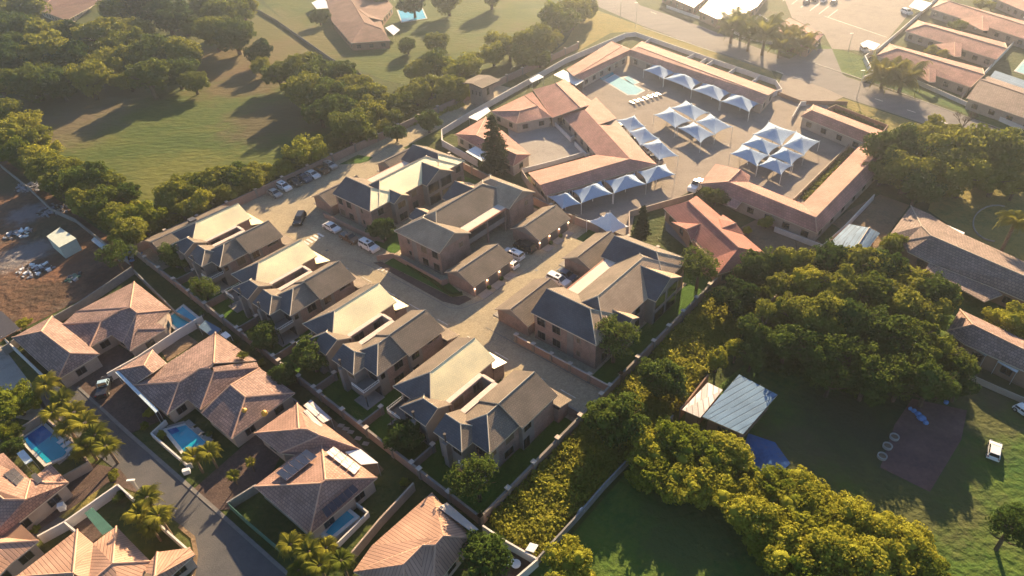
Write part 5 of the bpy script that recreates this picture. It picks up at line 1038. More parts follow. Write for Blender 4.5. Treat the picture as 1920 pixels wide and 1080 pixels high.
for kind, L, W_, h_, paint, nm, lab, x, y, ang in (
 ('suv', 4.9, 1.95, 1.85, 'white', 'parked_suv', 'white off-roader at the kerb beside the round street tree', 692, 462, 90),
 ('pickup', 5.0, 1.9, 1.75, 'bronze', 'parked_pickup', 'bronze pickup between the white saloon and the white off-roader', 655, 446, 90),
 ('sedan', 4.7, 1.9, 1.45, 'white', 'parked_saloon', 'white saloon with dark roof glass at the kerb by the sunlit-roofed block', 622, 426, 90),
 ('suv', 4.7, 1.95, 1.7, 'black', 'moving_suv', 'dark off-roader driving on the estate road towards the camera', 562, 411, 140),
 ('sedan', 4.5, 1.85, 1.45, 'silver', 'parked_saloon', 'grey saloon in tree shade, leftmost of the row at the north wall', 515, 362, 90),
 ('suv', 4.7, 1.9, 1.7, 'white', 'parked_suv', 'white off-roader, second from the left of the row at the north wall', 532, 350, 90),
 ('pickup', 5.0, 1.9, 1.75, 'black', 'parked_pickup', 'black pickup, third from the left of the row at the north wall', 551, 341, 90),
 ('pickup', 5.0, 1.9, 1.75, 'bluecar', 'parked_pickup', 'blue-grey pickup beside the white saloon of the row at the north wall', 569, 334, 90),
 ('sedan', 4.7, 1.9, 1.45, 'white', 'parked_saloon', 'white saloon in the row at the north wall', 586, 327, 90),
 ('sedan', 4.6, 1.9, 1.5, 'bronze', 'parked_saloon', 'beige saloon, second from the right of the row at the north wall', 603, 319, 90),
 ('suv', 4.6, 1.9, 1.6, 'silver', 'parked_suv', 'silver off-roader at the right end of the row at the north wall', 618, 310, 90),
 ('suv', 4.8, 1.95, 1.7, 'white', 'parked_suv', 'white off-roader in the car court of the central block', 962, 477, -90),
 ('suv', 4.9, 1.95, 1.9, 'black', 'parked_suv', 'black off-roader under the gallery of the central block', 984, 463, -90),
 ('hatch', 4.0, 1.8, 1.5, 'white', 'parked_hatchback', 'white hatchback half hidden by the street corner garage', 955, 494, -90),
 ('suv', 4.8, 1.95, 1.75, 'white', 'parked_suv', 'white off-roader with sunroof in the court of the right apartment block', 1047, 526, 90),
 ('hatch', 4.2, 1.8, 1.5, 'bluecar', 'parked_hatchback', 'blue-grey hatchback beside the white off-roader of the right block', 1062, 516, 90)):
    t = car_proto(kind, L, W_, h_, paint, nm, lab); a_, c_ = ac(x, y); putc(t, a_, c_, ang)
t = car_proto('hatch', 3.3, 1.5, 1.25, 'white', 'parked_hatchback', 'small white hatchback alone on the sunny lawn at the right'); put(t, 1861, 850, 5, -30)
t = car_proto('pickup', 4.8, 1.8, 1.75, 'black', 'parked_pickup', 'black pickup with pale blue cab and canopy on the brick driveway'); put(t, 199, 731, 9, -30)
for ch in t.children:
    if ch.name.startswith('cabin'): ch.data.materials[0] = M['cyancar']
t = car_proto('suv', 4.6, 1.9, 1.9, 'white', 'parked_van', 'white van in the car park beside the long white wall', 'van'); put(t, 1699, 27, 22, 8)
t = car_proto('hatch', 4.2, 1.8, 1.5, 'white', 'parked_hatchback', 'left of two white cars at the top edge of the car park'); put(t, 1544, 4, 12, -8)
t = car_proto('hatch', 4.2, 1.8, 1.5, 'silver', 'parked_hatchback', 'right of two pale cars at the top edge of the car park'); put(t, 1563, 7, 12, -8)
for i, (x, y, dx, dy, l) in enumerate(((1512,6,12,-8,'silver'),(1528,2,12,-8,'black'),(1590,-4,12,-8,'white'))):
    t = car_proto('hatch', 4.2, 1.8, 1.5, l, 'parked_hatchback', ['silver-grey', 'dark', 'bright white'][i]+' car cut by the top edge of the car park'); put(t, x, y, dx, dy)
t = car_proto('pickup', 5.2, 2.1, 2.2, 'white', 'parked_truck', 'small white truck at the left end of the three-sided school wing', 'truck'); put(t, 1306, 354, -18, 14)
t = car_proto('suv', 4.6, 1.9, 1.8, 'white', 'moving_van', 'white van on the main road at the right edge, above the trees', 'van'); put(t, 1893, 270, 22, 9)
for i, (x, y) in enumerate(((1165,240),(1190,264),(1212,284),(1231,303))):
    t = car_proto('hatch', 4.2, 1.8, 1.5, ('white', 'silver', 'white', 'silver')[i], 'parked_hatchback', ['topmost', 'second', 'third', 'lowest'][i]+' pale car half under the three sails beside the school wing'); put(t, x, y, -9, -10); t['group'] = 'cars under the school sails'
t = car_proto('hatch', 4.2, 1.8, 1.5, 'white', 'parked_hatchback', 'white car by the wall at the car park gate'); put(t, 1620, 97, 12, 10)
t = car_proto('hatch', 2.6, 1.5, 1.1, 'white', 'parked_cart', 'white and dark buggy at the right edge of the lawn', 'buggy'); put(t, 1918, 776, 14, 10)
# ------------------------------------------------------------------ small objects
for i, (x, y) in enumerate(((1676,822),(1663,839),(1653,858))):
    t = thing('planter_ring', ['topmost', 'middle', 'lowest'][i]+' round concrete ring beside the brick slab', 'concrete ring', P(x, y, 0), 'concrete rings beside the brick slab')
    b = MB(); b.lathe(P(x, y, 0), [(.6, 0), (.63, .5), (.5, .5), (.48, .2)], 20); part('ring', b, M['tankgrey'], t)
    b = MB(); b.lathe(P(x, y, 0), [(.6, .25), (.4, .35), (.01, .38)], 12); part('soil', b, M['sand'], t)
b = MB()
for k, (x, y, r) in enumerate(((1706,768,.25),(1713,772,.35),(1727,785,.6),(1735,794,.35),(1721,778,.45))): b.lathe(P(x, y, 0), [(r, 0), (r*1.1, .25), (r*.6, .5), (.02, .6)], 9)
solo('blue_tarpaulin', b, M['bluetarp'], 'crumpled pale blue tarpaulin lying on the brick slab', 'tarpaulin')
b = MB(); b.lathe(P(1773, 756, 0), [(.3, 0), (.33, .4), (.01, .5)], 9); solo('blue_drum', b, M['bluetarp'], 'small pale blue drum at the far edge of the brick slab', 'drum')
def lamp_post(x, y, h, label):
    c = P(x, y, 0); t = thing('street_lamp', label, 'street lamp', c); b = MB(); b.bar(c, c+Vector((0, 0, h)), .11, 6, r2=.06); part('pole', b, M['alu'], t)
    b = MB(); b.box(c+Vector((-.9, -.15, h)), Vector((1.1, 0, 0)), Vector((0, .3, 0)), Vector((0, 0, .12))); part('lamp_head', b, M['rail'], t)
lamp_post(266, 924, 2.9, 'white street lamp at the road corner beside the palms')
lamp_post(1163, 35, 9, 'tall thin lamp post left of the main road near the top')
lamp_post(1192, 52, 9, 'tall thin lamp post beside the corner of the school wall')
lamp_post(1606, 185, 8, 'thin lamp post on the verge between the school wing and main road')
lamp_post(1590, 98, 6, 'lamp post at the access road gate')
mb = MB(); c = P(310, 810, 0); solo('white_appliance', MB().box(P(345, 892, 0), Vector((.9, .3, 0)), Vector((-.2, .6, 0)), Vector((0, 0, .8))), M['white'], 'white box on the verge beside the driveway palms', 'box')
solo('white_bin', MB().box(P(113, 961, 0), Vector((.7, .3, 0)), Vector((-.3, .7, 0)), Vector((0, 0, 1.1))), M['white'], 'white box beside the driveway hedge at the lower left', 'box')
solo('tipped_bin', MB().box(P(1085, 972, 0)+Vector((0, 0, 0)), Vector((.5, .3, 0)), Vector((-.3, .5, 0)), Vector((.4, .4, .7))), M['white'], 'white bag leaning on the long low wall', 'bag')
solo('white_board', MB().box(P(985, 1032, 1.6), P(994, 1018, 1.6)-P(985, 1032, 1.6), Vector((1.0, -.4, 0)), Vector((0, 0, .12))), M['white'], 'white board beside the garden wall at the weeds', 'board')
for x, y, l in ((424, 756-2, 'upper'), (456, 775, 'lower')):
    pass
for x, y, l in ((459, 772, 'larger'), (496, 776, 'smaller')):
    b = MB(); c = P(x, y, 3.6 if l == 'larger' else 3.2); b.lathe(c, [(.15, -.3), (.45, -.1), (.4, .45), (.05, .7)], 9); solo('yellow_ball', b, M['leafy'] if False else flat('yellow_plastic_'+l, (.55, .33, .05), .5, var=.1), 'the '+l+' yellow ventilator on the rambling house roof', 'ventilator', loc=c)
# ------------------------------------------------------------------ vegetation
rng = np.random.default_rng(5)
def np_mesh(name, V, F, mats, mi=None):
    me = bpy.data.meshes.new(name); V = np.asarray(V, np.float32); F = np.asarray(F, np.int32)
    me.vertices.add(len(V)); me.vertices.foreach_set('co', V.ravel()); k = F.shape[1]
    me.loops.add(F.size); me.loops.foreach_set('vertex_index', F.ravel()); me.polygons.add(len(F)); me.polygons.foreach_set('loop_start', np.arange(len(F), dtype=np.int32)*k)
    for mt in mats: me.materials.append(mt)
    if mi is not None: me.polygons.foreach_set('material_index', np.asarray(mi, np.int32))
    me.update(calc_edges=True); me.validate(); return me
def leaf_quads(C, Nn, size, asp=1.0):
    """quads centred at C with normals near Nn"""
    n = len(C); Nn = Nn/np.linalg.norm(Nn, axis=1, keepdims=True); r = rng.normal(size=(n, 3)); u = np.cross(Nn, r); u /= np.linalg.norm(u, axis=1, keepdims=True)+1e-9; v = np.cross(Nn, u)
    s = (size*rng.uniform(.6, 1.35, n))[:, None]; u = u*s; v = v*s*asp
    V = np.stack([C-u-v*.6, C+u-v, C+u*.7+v, C-u+v*.8], 1).reshape(-1, 3); F = np.arange(4*n).reshape(-1, 4); return V, F
def crown_mesh(name, mat, seed, nl=16, nq=4600, leaf=.055, hz=.8, spread=.62, core=True, droop=0):
    """unit crown (radius ~1, centre at 0): lobes of leaf-sized faces with gaps between them"""
    global rng; rng = np.random.default_rng(seed)
    L = []; 
    for i in range(nl):
        d = rng.normal(size=3); d /= np.linalg.norm(d); d[2] = d[2]*.8+.1; rad = spread*rng.uniform(.55, 1.12); L.append((d*rad*np.array([1, 1, hz]), rng.uniform(.24, .46)))
    L.append((np.zeros(3), .55)); A = np.array([r*r for c, r in L]); A /= A.sum(); VV, FF, off = [], [], 0
    for (c, r), a in zip(L, A):
        k = int(nq*a); sub = max(3, int(r*26)); sc_ = rng.normal(size=(sub, 3)); sc_ /= np.linalg.norm(sc_, axis=1, keepdims=True)
        sr = rng.uniform(.3, .55, sub); w_ = rng.integers(0, sub, k); d = rng.normal(size=(k, 3)); d /= np.linalg.norm(d, axis=1, keepdims=True)
        p = c+(sc_[w_]*r*.72)+d*(r*sr[w_])[:, None]*rng.uniform(.75, 1.08, (k, 1)); p[:, 2] *= 1.0; p[:, 2] -= droop*np.hypot(p[:, 0], p[:, 1])**2
        nn = d+rng.normal(size=(k, 3))*.45; V, F = leaf_quads(p, nn, leaf); VV.append(V); FF.append(F+off); off += len(V)
    if core:
        for c, r in L:
            n1, n2 = 5, 8; th = np.linspace(0.0, math.pi, n1+1); ph = np.linspace(0, 2*math.pi, n2, endpoint=False); g = []
            for t_ in th:
                for p_ in ph: g.append(c+np.array([math.sin(t_)*math.cos(p_), math.sin(t_)*math.sin(p_), math.cos(t_)*.9])*r*.62*rng.uniform(.8, 1.1))
            g = np.array(g); f = [(i*n2+j, (i+1)*n2+j, (i+1)*n2+(j+1) % n2, i*n2+(j+1) % n2) for i in range(n1) for j in range(n2)]; VV.append(g); FF.append(np.array(f)+off); off += len(g)
    return np_mesh(name, np.concatenate(VV), np.concatenate(FF), [mat])
def trunk_mesh(name, seed, mat, limbs=6):
    r_ = random.Random(seed); mb = MB(); mb.bar((0, 0, -1.25), (.05, .02, -.1), .085, 7, r2=.06); mb.bar((.05, .02, -.1), (0, 0, .5), .06, 6, r2=.02)
    for i in range(limbs):
        a = r_.uniform(0, 6.28); z = r_.uniform(-.75, .1); e_ = (math.cos(a)*.62, math.sin(a)*.62, z+r_.uniform(.2, .6)); m_ = (e_[0]*.45, e_[1]*.45, z+.12)
        mb.bar((0, 0, z), m_, .04, 5, r2=.028); mb.bar(m_, e_, .028, 5, r2=.008)
        for k in range(2): b_ = r_.uniform(-.6, .6); mb.bar(m_, (math.cos(a+b_)*.7, math.sin(a+b_)*.7, e_[2]+r_.uniform(-.1, .2)), .016, 4, r2=.005)
    return mb.mesh(name, [mat])
KINDS = {}
def kinds(key, mat, n, **kw):
    KINDS[key] = [(crown_mesh('crown', M[mat], 11*i+hash(key) % 1 + len(key)*7, **kw), trunk_mesh('trunk', i+3, M['wood'])) for i in range(n)]
kinds('olive', 'leafo', 4, nq=11000, leaf=.031)
kinds('dark', 'leafd', 3, nq=11000, leaf=.031)
kinds('green', 'leafg', 3, nq=10000, leaf=.032)
kinds('gold', 'leafy', 3, nq=10000, leaf=.031)
kinds('airy', 'leafg', 3, nq=4200, leaf=.031, spread=.75, nl=20, core=False)
kinds('bigleaf', 'leafy', 3, nq=12000, leaf=.033, nl=26, spread=.72)
def tree(name, x, y, wpx, kind, zs=.85, label=None, group=None, cat='tree', rise=None, k=None):
    """crown centred on the pixel, wpx wide in the photograph"""
    i = random.randrange(len(KINDS[kind])) if k is None else k; cm, tm = KINDS[kind][i]
    zc = 4.0
    for _ in range(3):
        p = P(x, y, zc); dist = (p-Vector((0, 0, H))).length; r = wpx*dist/(2*FPX)*1.04; zc = r*zs*1.0+((.5 if kind == 'airy' else -.12)*r if rise is None else rise)
    p = P(x, y, zc); rz = random.uniform(0, 6.28)
    t = thing(name, label, cat, Vector((p.x, p.y, 0)), group)
    for nm, me in (('crown', cm), ('trunk', tm)):
        o = bpy.data.objects.new(nm, me); COL.objects.link(o); o.parent = t; o.location = (0, 0, zc); o.rotation_euler = (0, 0, rz)
        o.scale = (r, r, r*zs) if nm == 'crown' else (r, r, zc/1.2)
    return t
ORD = ['first', 'second', 'third', 'fourth', 'fifth', 'sixth', 'seventh', 'eighth', 'ninth', 'tenth', 'eleventh', 'twelfth', 'thirteenth', 'fourteenth', 'fifteenth', 'sixteenth', 'seventeenth', 'eighteenth', 'nineteenth', 'twentieth', 'twenty-first', 'twenty-second', 'twenty-third', 'twenty-fourth', 'twenty-fifth', 'twenty-sixth', 'twenty-seventh', 'twenty-eighth', 'twenty-ninth', 'thirtieth']
def grove(desc, kindsel, pts, zs=.85, name='broadleaf_tree', look='bushy tree', rise=None):
    pts = sorted(pts)
    for i, q in enumerate(pts):
        x, y, w_ = q[:3]; kd = q[3] if len(q) > 3 else random.choice(kindsel)
        tree(name, x, y, w_, kd, zs*random.uniform(.92, 1.08), ('%s, %s from the left in %s' % (look, ORD[i], desc)) if len(('%s, %s from the left in %s' % (look, ORD[i], desc)).split()) < 17 else '%s, %s from left in %s' % (look.split()[-1], ORD[i], desc), desc, rise=rise)
grove('the dark wood at the top left corner', ['dark', 'olive', 'olive'], [(5,95,85),(18,22,90),(40,62,75),(95,72,75),(145,78,75),(30,120,90),(88,105,90),(135,115,80),(190,72,90),(232,88,80),(205,118,80),(60,152,80),(112,158,75),(165,150,75),(248,55,60),(0,160,70)])
grove('the clump at the upper edge of the open field', ['olive', 'olive', 'green'], [(252,112,70),(298,92,80),(345,98,75),(278,145,85),(330,135,75),(362,152,55),(240,150,50)])
grove('the top edge trees left of the manor', ['olive', 'olive', 'dark'], [(218,18,72),(268,12,85),(312,30,85),(345,45,50),(400,58,80),(440,68,80),(418,25,85),(455,14,55),(380,15,60),(487,97,58),(492,126,42)])
grove('the clump between open field and manor lawn', ['olive', 'olive', 'green'], [(522,140,65),(560,128,75),(598,138,80),(640,140,70),(570,172,85),(612,175,90),(655,165,80),(690,178,80),(600,212,70),(640,205,90),(690,212,75),(718,190,50)])
grove('the trees between guard house and manor lawn', ['olive', 'olive', 'gold'], [(785,130,60),(820,118,75),(862,125,75),(888,112,50),(805,160,65),(845,165,70),(780,175,65),(745,195,60),(735,222,45),(720,238,40),(862,175,45)])
grove('the hazy trees by the upper boundary wall', ['olive', 'gold'], [(925,102,58),(955,88,65),(985,105,60),(1008,72,85),(1042,38,80),(1072,25,75),(1095,12,60),(1012,108,50),(1035,78,50),(930,72,40)])
grove('the manor garden trees', ['olive', 'green'], [(598,30,36),(763,84,46),(817,78,54),(775,8,60),(840,0,65),(705,-5,50),(920,-10,60)])
grove('the short tree row above the parked cars', ['gold', 'olive'], [(652,240,88),(578,283,76),(545,300,45),(625,262,40),(697,250,44)])
grove('the left edge clump beside the open field', ['gold', 'olive', 'olive'], [(10,205,55),(38,232,60),(12,255,75),(55,262,70),(78,288,60),(32,285,60),(60,300,45)])
grove('the bushy trees between bare lot and open field', ['olive', 'olive', 'gold', 'dark'], [(92,318,70),(128,325,80),(168,340,80),(205,352,65),(112,350,60),(155,375,70),(198,378,75),(235,368,60),(222,408,65),(258,412,75),(245,440,70),(292,398,55),(180,400,40),(275,430,45)])
grove('the bushy row along the north boundary wall', ['olive', 'gold', 'olive'], [(330,368,70),(365,350,80),(402,340,78),(440,335,72),(475,332,66),(502,325,45),(530,316,46),(342,396,55),(378,380,60),(420,362,55),(455,352,45)])
grove('the broad-crowned trees beside the three-sided school wing', ['olive', 'dark', 'olive'], [(1682,288,100),(1738,268,95),(1790,295,100),(1848,285,100),(1898,300,90),(1700,325,92),(1755,320,88),(1808,330,80),(1868,335,75),(1655,322,62),(1722,352,70),(1905,350,50),(1780,250,50)], zs=.95)
grove('the big grove above the park lawn', ['olive', 'olive', 'green'], [(1500,492,85),(1552,490,95),(1605,498,100),(1655,510,95),(1700,530,90),(1745,548,85),(1770,565,55,'gold'),(1470,535,70),(1520,535,85,'gold'),(1570,545,95),(1625,550,100),(1680,575,90),(1735,590,80),(1440,590,70),(1490,590,90),(1545,600,100),(1600,610,100,'dark'),(1655,625,95,'airy'),(1710,625,85),(1420,625,75)], zs=.95, rise=1.6)
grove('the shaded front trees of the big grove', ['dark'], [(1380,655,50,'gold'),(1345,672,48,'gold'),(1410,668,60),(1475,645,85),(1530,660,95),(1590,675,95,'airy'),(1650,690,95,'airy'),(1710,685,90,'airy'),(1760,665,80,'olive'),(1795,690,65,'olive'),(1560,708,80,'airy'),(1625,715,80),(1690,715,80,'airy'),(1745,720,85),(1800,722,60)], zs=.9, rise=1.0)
grove('the golden arc of trees at the lower right', ['bigleaf'], [(1215,838,90),(1262,830,95),(1315,845,95),(1365,850,90),(1228,885,95),(1285,900,100),(1340,905,100),(1388,882,60),(1415,925,80),(1460,918,90),(1510,930,90),(1415,975,95),(1470,985,100),(1530,985,105),(1585,975,90),(1640,995,95),(1500,1040,110),(1570,1040,110),(1640,1050,110),(1700,1030,95),(1735,1068,80),(1440,1030,80),(1600,1100,110),(1520,1100,110)], zs=.8, look='golden tree')
for a in ((1065,1062,95,'gold','broadleaf_tree','bright green tree at the bottom edge right of the white walls'), (900,1050,112,'green','broadleaf_tree','round dense green tree overlapping the ribbed roof at the bottom edge'),
 (1380,560,86,'dark','broadleaf_tree','round dark tree left of the big grove beside the pale wall'), (1427,505,92,'dark','broadleaf_tree','flat-crowned dark tree below the red-roofed house'), (1312,497,72,'airy','garden_tree','airy tree at the garden corner of the right apartment block'),
 (1152,632,86,'airy','garden_tree','airy tree covering the corner of the right apartment block'), (1152,785,125,'green','broadleaf_tree','large grey-green tree leaning over the boundary wall'), (1240,712,100,'dark','broadleaf_tree','dense dark tree in the tall weeds'),
 (718,430,58,'green','street_tree','round tree by the white off-roader in front of the central block'), (893,895,95,'airy','garden_tree','airy tree in the corner garden of the nearest townhouse'), (761,818,80,'green','garden_tree','round tree in the garden of the nearest sunlit-roofed townhouse'),
 (585,668,88,'dark','garden_tree','tall dark tree in the garden of the third pair of townhouses'), (532,706,60,'green','garden_tree','round green tree overlapping the terracotta roof edge'), (502,628,68,'green','garden_tree','green tree with bare stems in the garden of the second pair'),
 (381,541,48,'airy','garden_tree','small airy tree in a shaded back garden'), (328,480,58,'dark','garden_tree','dark tree in the farthest back garden'), (742,248,42,'green','garden_tree','small clipped tree at the round lawn near the entrance'),
 (802,228,52,'dark','garden_tree','dark tree group right of the entrance road'), (1342,368,52,'olive','broadleaf_tree','bushy tree between red-roofed house and school'), (1438,417,32,'gold','shrub','golden shrub on the lawn beside the school wing'),
 (1402,432,20,'gold','shrub','small round golden shrub behind the red-roofed house'), (1678,460,52,'gold','broadleaf_tree','bright tree at the left end of the long grey-brown house'), (1904,600,70,'gold','broadleaf_tree','bright bushy tree at the right edge between the tiled houses'),
 (1853,587,26,'green','shrub','small clipped tree between the tiled houses'), (1795,48,26,'gold','shrub','clipped tree between second and third row house'), (1746,95,22,'gold','shrub','left of two clipped trees behind the nearest row house'), (1770,103,24,'gold','shrub','right of two clipped trees behind the nearest row house'),
 (1842,8,22,'gold','shrub','left small tree behind the third row house'), (1860,11,16,'gold','shrub','right small tree behind the third row house'), (28,755,70,'gold','shrub','broad sunlit bush by the street at the left edge'), (10,812,45,'gold','shrub','sunlit bush at the left edge above the blue pool'),
 (22,838,34,'green','shrub','green bush beside the white pergola at the left edge'), (44,607,22,'gold','shrub','small bright bush at the corner of the bare lot'), (215,478,50,'airy','shrub','sparse bush growing on the bare lot by the wall'), (1897,990,75,'airy','garden_tree','pale slender tree at the right edge of the sunny lawn'),
 (283,772,24,'gold','shrub','yellow shrub at the corner of the pool terrace'), (271,798,18,'gold','shrub','round yellow shrub left of the pool terrace'), (325,773,26,'gold','shrub','orange flowering shrub beside the rambling house'), (302,815,18,'gold','shrub','yellow potted bush on the pool wall'),
 (457,682,16,'gold','shrub','small yellow plant behind the rambling house'), (492,680,18,'gold','shrub','yellow bush at the gable of the rambling house'), (438,645,18,'gold','shrub','yellow bush by the back wall of the rambling house'), (610,770,18,'green','shrub','small bush above the corrugated awning'),
 (760,905,22,'gold','shrub','small shrub by the pinkish garden wall'), (208,925,16,'gold','shrub','orange flowering shrub in the street corner garden'), (224,930,22,'green','shrub','round green shrub in the street corner garden'), (212,892,22,'olive','shrub','small tree at the driveway mouth'),
 (66,993,14,'gold','shrub','tiny round shrub beside the low corner roof'), (65,760,20,'gold','shrub','small shrub under the palms at the left'), (1380,310,1,'gold','shrub','')):
    if a[2] > 2: tree(a[4], a[0], a[1], a[2], a[3], .95 if a[3] in ('airy', 'green', 'dark') else .85, a[5], cat='shrub' if a[4] == 'shrub' else 'tree')
# conifers
def conifer(x, y0, ytop, wpx, label):
    b = P(x, y0, 0); d = (b-Vector((0, 0, H))).length
    hh = 1.0
    for k in range(400):   # height whose top lands on ytop
        q = Vector((b.x, b.y, hh)) - Vector((0, 0, H)); yy = 540-FPX*q.dot(UP)/q.dot(fwd)
        if yy < ytop: break
        hh += .1
    R_ = wpx*d/(2*FPX); t = thing('conifer', label, 'conifer', b); tb = MB(); tb.bar(b, b+Vector((0, 0, hh)), .28, 7, r2=.05); part('trunk', tb, M['wood'], t)
    r_ = np.random.default_rng(int(x)); C, Nn = [], []; lb = MB()
    z = hh*.12
    while z < hh*.98:
        f = (z/hh); rr = R_*(1.05-f)**.75*(.75+.25*r_.random())
        for i in range(6):
            a = r_.uniform(0, 6.28); L_ = rr*r_.uniform(.65, 1.1); e_ = np.array([math.cos(a)*L_, math.sin(a)*L_, -L_*.12+r_.uniform(-.2, .3)])
            lb.bar(b+Vector((0, 0, z)), b+Vector((e_[0], e_[1], z+e_[2])), .06, 4, r2=.02)
            n = int(26*L_)+6; u = r_.uniform(.2, 1, n)[:, None]; C.append(np.array([b.x, b.y, z])+e_*u+r_.normal(size=(n, 3))*np.array([.28, .28, .14])*(.5+L_*.18)); Nn.append(r_.normal(size=(n, 3))*.5+np.array([0, 0, 1]))
        z += hh*.032
    V, F = leaf_quads(np.concatenate(C), np.concatenate(Nn), .17); V = V-np.array([b.x, b.y, 0]); o = bpy.data.objects.new('crown', np_mesh('crown', V, F, [M['needle']])); COL.objects.link(o); o.parent = t
    part('limb', lb, M['wood'], t)
conifer(930, 325, 214, 74, 'tall dark conifer behind the central and sunlit-roofed blocks')
conifer(1202, 450, 388, 40, 'slim conifer beside the red-roofed house driveway')
# palms
def frond_mesh(name, L_=1.0, n=26, seed=1, width=.2, droop=.9, rise=.35):
    r_ = np.random.default_rng(seed); V = []; F = []; 
    def c(s_): return np.array([s_*L_*(1-.25*s_*droop), 0, rise*math.sin(s_*1.5)*L_-droop*.75*s_**2.2*L_])
    for i in range(n):
        s0 = .12+.88*i/n; s1 = s0+.9/n; w_ = width*math.sin(min(1, s0*1.15+.12)*math.pi)**.6+.02
        for sg in (-1, 1):
            a, b_ = c(s0), c(s1); tip = c(min(1.05, s0+.16))+np.array([0, sg*w_, -w_*.55+r_.uniform(-.02, .02)]); k = len(V); V += [a, b_, tip+np.array([.012, 0, 0]), tip]; F.append((k, k+1, k+2, k+3))
    return np.array(V), np.array(F)
def palm_proto(seed, nf=22, droop=.9, rise=.5, th=1.0, dens=26):
    r_ = np.random.default_rng(seed); VV, FF, off = [], [], 0
    for i in range(nf):
        V, F = frond_mesh('f', 1, dens, seed+i, .27, droop*r_.uniform(.5, 1.3), rise*r_.uniform(.4, 1.7)); a = i*2.399+r_.uniform(-.2, .2); L_ = r_.uniform(.8, 1.08); Rm = np.array([[math.cos(a), -math.sin(a), 0], [math.sin(a), math.cos(a), 0], [0, 0, 1]])
        VV.append((V*L_)@Rm.T); FF.append(F+off); off += len(V)
    cm = np_mesh('fronds', np.concatenate(VV), np.concatenate(FF), [M['palmleaf']]); tb = MB(); tb.bar((0, 0, -1), (0, 0, .02), .075, 8, r2=.06); tb.lathe((0, 0, -.05), [(.06, -.08), (.11, 0), (.08, .07), (.01, .1)], 8)
    return cm, tb.mesh('trunk', [M['palmwood']])
PALMS = [palm_proto(3, 30), palm_proto(40, 26, .7, .6), palm_proto(80, 44, .75, .85, dens=24)]
def palm(x, y, wpx, label, kind=0, hgt=4.0, group=None):
    p = P(x, y, hgt); R_ = wpx*(p-Vector((0, 0, H))).length/(2*FPX); cm, tm = PALMS[kind]; t = thing('palm_tree', label, 'palm', Vector((p.x, p.y, 0)), group)
    a = random.uniform(0, 6.28)
    for nm, me, sc in (('fronds', cm, (R_, R_, R_)), ('trunk', tm, (R_*1.1, R_*1.1, hgt))):
        o = bpy.data.objects.new(nm, me); COL.objects.link(o); o.parent = t; o.location = (0, 0, hgt); o.scale = sc; o.rotation_euler = (0, 0, a)
for q in ((1373,58,64,2,4.2,'leftmost big palm beyond the main road'), (1391,52,48,2,4.2,'palm half hidden behind the leftmost big palm'), (1406,68,54,2,5,'slimmer palm with a visible trunk beyond the main road'), (1434,72,70,2,5.5,'tallest palm with a thick trunk beyond the main road'), (1480,82,62,2,2.6,'left low palm in front of the small lodge'), (1503,90,58,2,2.4,'right low palm in front of the small lodge'), (1462,92,46,2,3,'lowest bushy palm beside the main road'),
 (1656,150,72,2,2.4,'left of two broad palms in front of the row house'), (1690,158,72,2,2.4,'right of two broad palms in front of the row house'), (1905,415,66,0,7,'dark palm on the curved lawn at the right edge'),
 (86,722,54,0,4,'feathery palm at the top of the left palm cluster'), (118,752,50,1,4,'palm with drooping brown fronds at the road end'), (100,775,52,0,4,'second palm row by the road at the left'), (140,775,52,1,4.2,'palm leaning over the road beside the pool wall'), (128,802,56,0,3.5,'dark palm beside the pool loungers'), (160,795,56,1,4.5,'palm in the middle of the left palm cluster'), (178,818,60,0,4,'palm nearest the road at the left cluster'), (165,838,56,1,3,'low palm at the bottom of the left cluster'), (200,838,56,0,3.8,'palm with long golden fronds reaching over the road'), (150,850,40,0,2.5,'small palm under the left cluster'),
 (365,858,54,1,3.4,'golden palm at the corner of the rambling house pool'), (392,848,52,0,3.6,'palm beside the golden pool corner palm'), (438,893,30,1,2,'small dry palm at the solar house gate'), (470,868,24,1,2,'tiny palm at the solar house wall'),
 (276,935,60,0,4.2,'upper palm at the street corner garden'), (262,965,58,1,4,'left palm at the street corner garden'), (298,968,60,0,4.4,'right palm at the street corner garden'), (285,990,48,1,3,'low palm at the street corner garden'),
 (545,1022,60,0,3.6,'leftmost palm of the bottom cluster'), (580,1035,64,1,4,'second palm of the bottom cluster'), (612,1028,56,0,3.6,'palm of the bottom cluster nearest the raised pool'), (600,1062,66,1,4,'palm at the bottom edge, middle of the bottom cluster'), (640,1052,62,0,4,'rightmost palm of the bottom cluster'), (560,1070,56,0,3,'lowest left palm at the bottom edge'), (455,668,26,1,4,'small yellow palm behind the rambling house'), (1452,1100,1,0,1,'')):
    if q[2] > 2: palm(q[0], q[1], q[2], q[5], q[3], q[4])
# bare tree by the main road
b = P(1797, 258, 0); mb = MB(); r_ = random.Random(4)
def br(p, d, L_, r0, k):
    q = p+d*L_; mb.bar(p, q, r0, 5, r2=r0*.6)
    if k: 
        for i in range(4): dd = (d+Vector((r_.uniform(-1, 1), r_.uniform(-1, 1), r_.uniform(-.1, .6)))*.7).normalized(); br(q, dd, L_*.68, r0*.55, k-1)
br(b, Vector((0, 0, 1)), 2.6, .22, 4); t = thing('bare_tree', 'leafless tree beside the main road at the right', 'tree', b); part('trunk', mb, M['wood'], t)
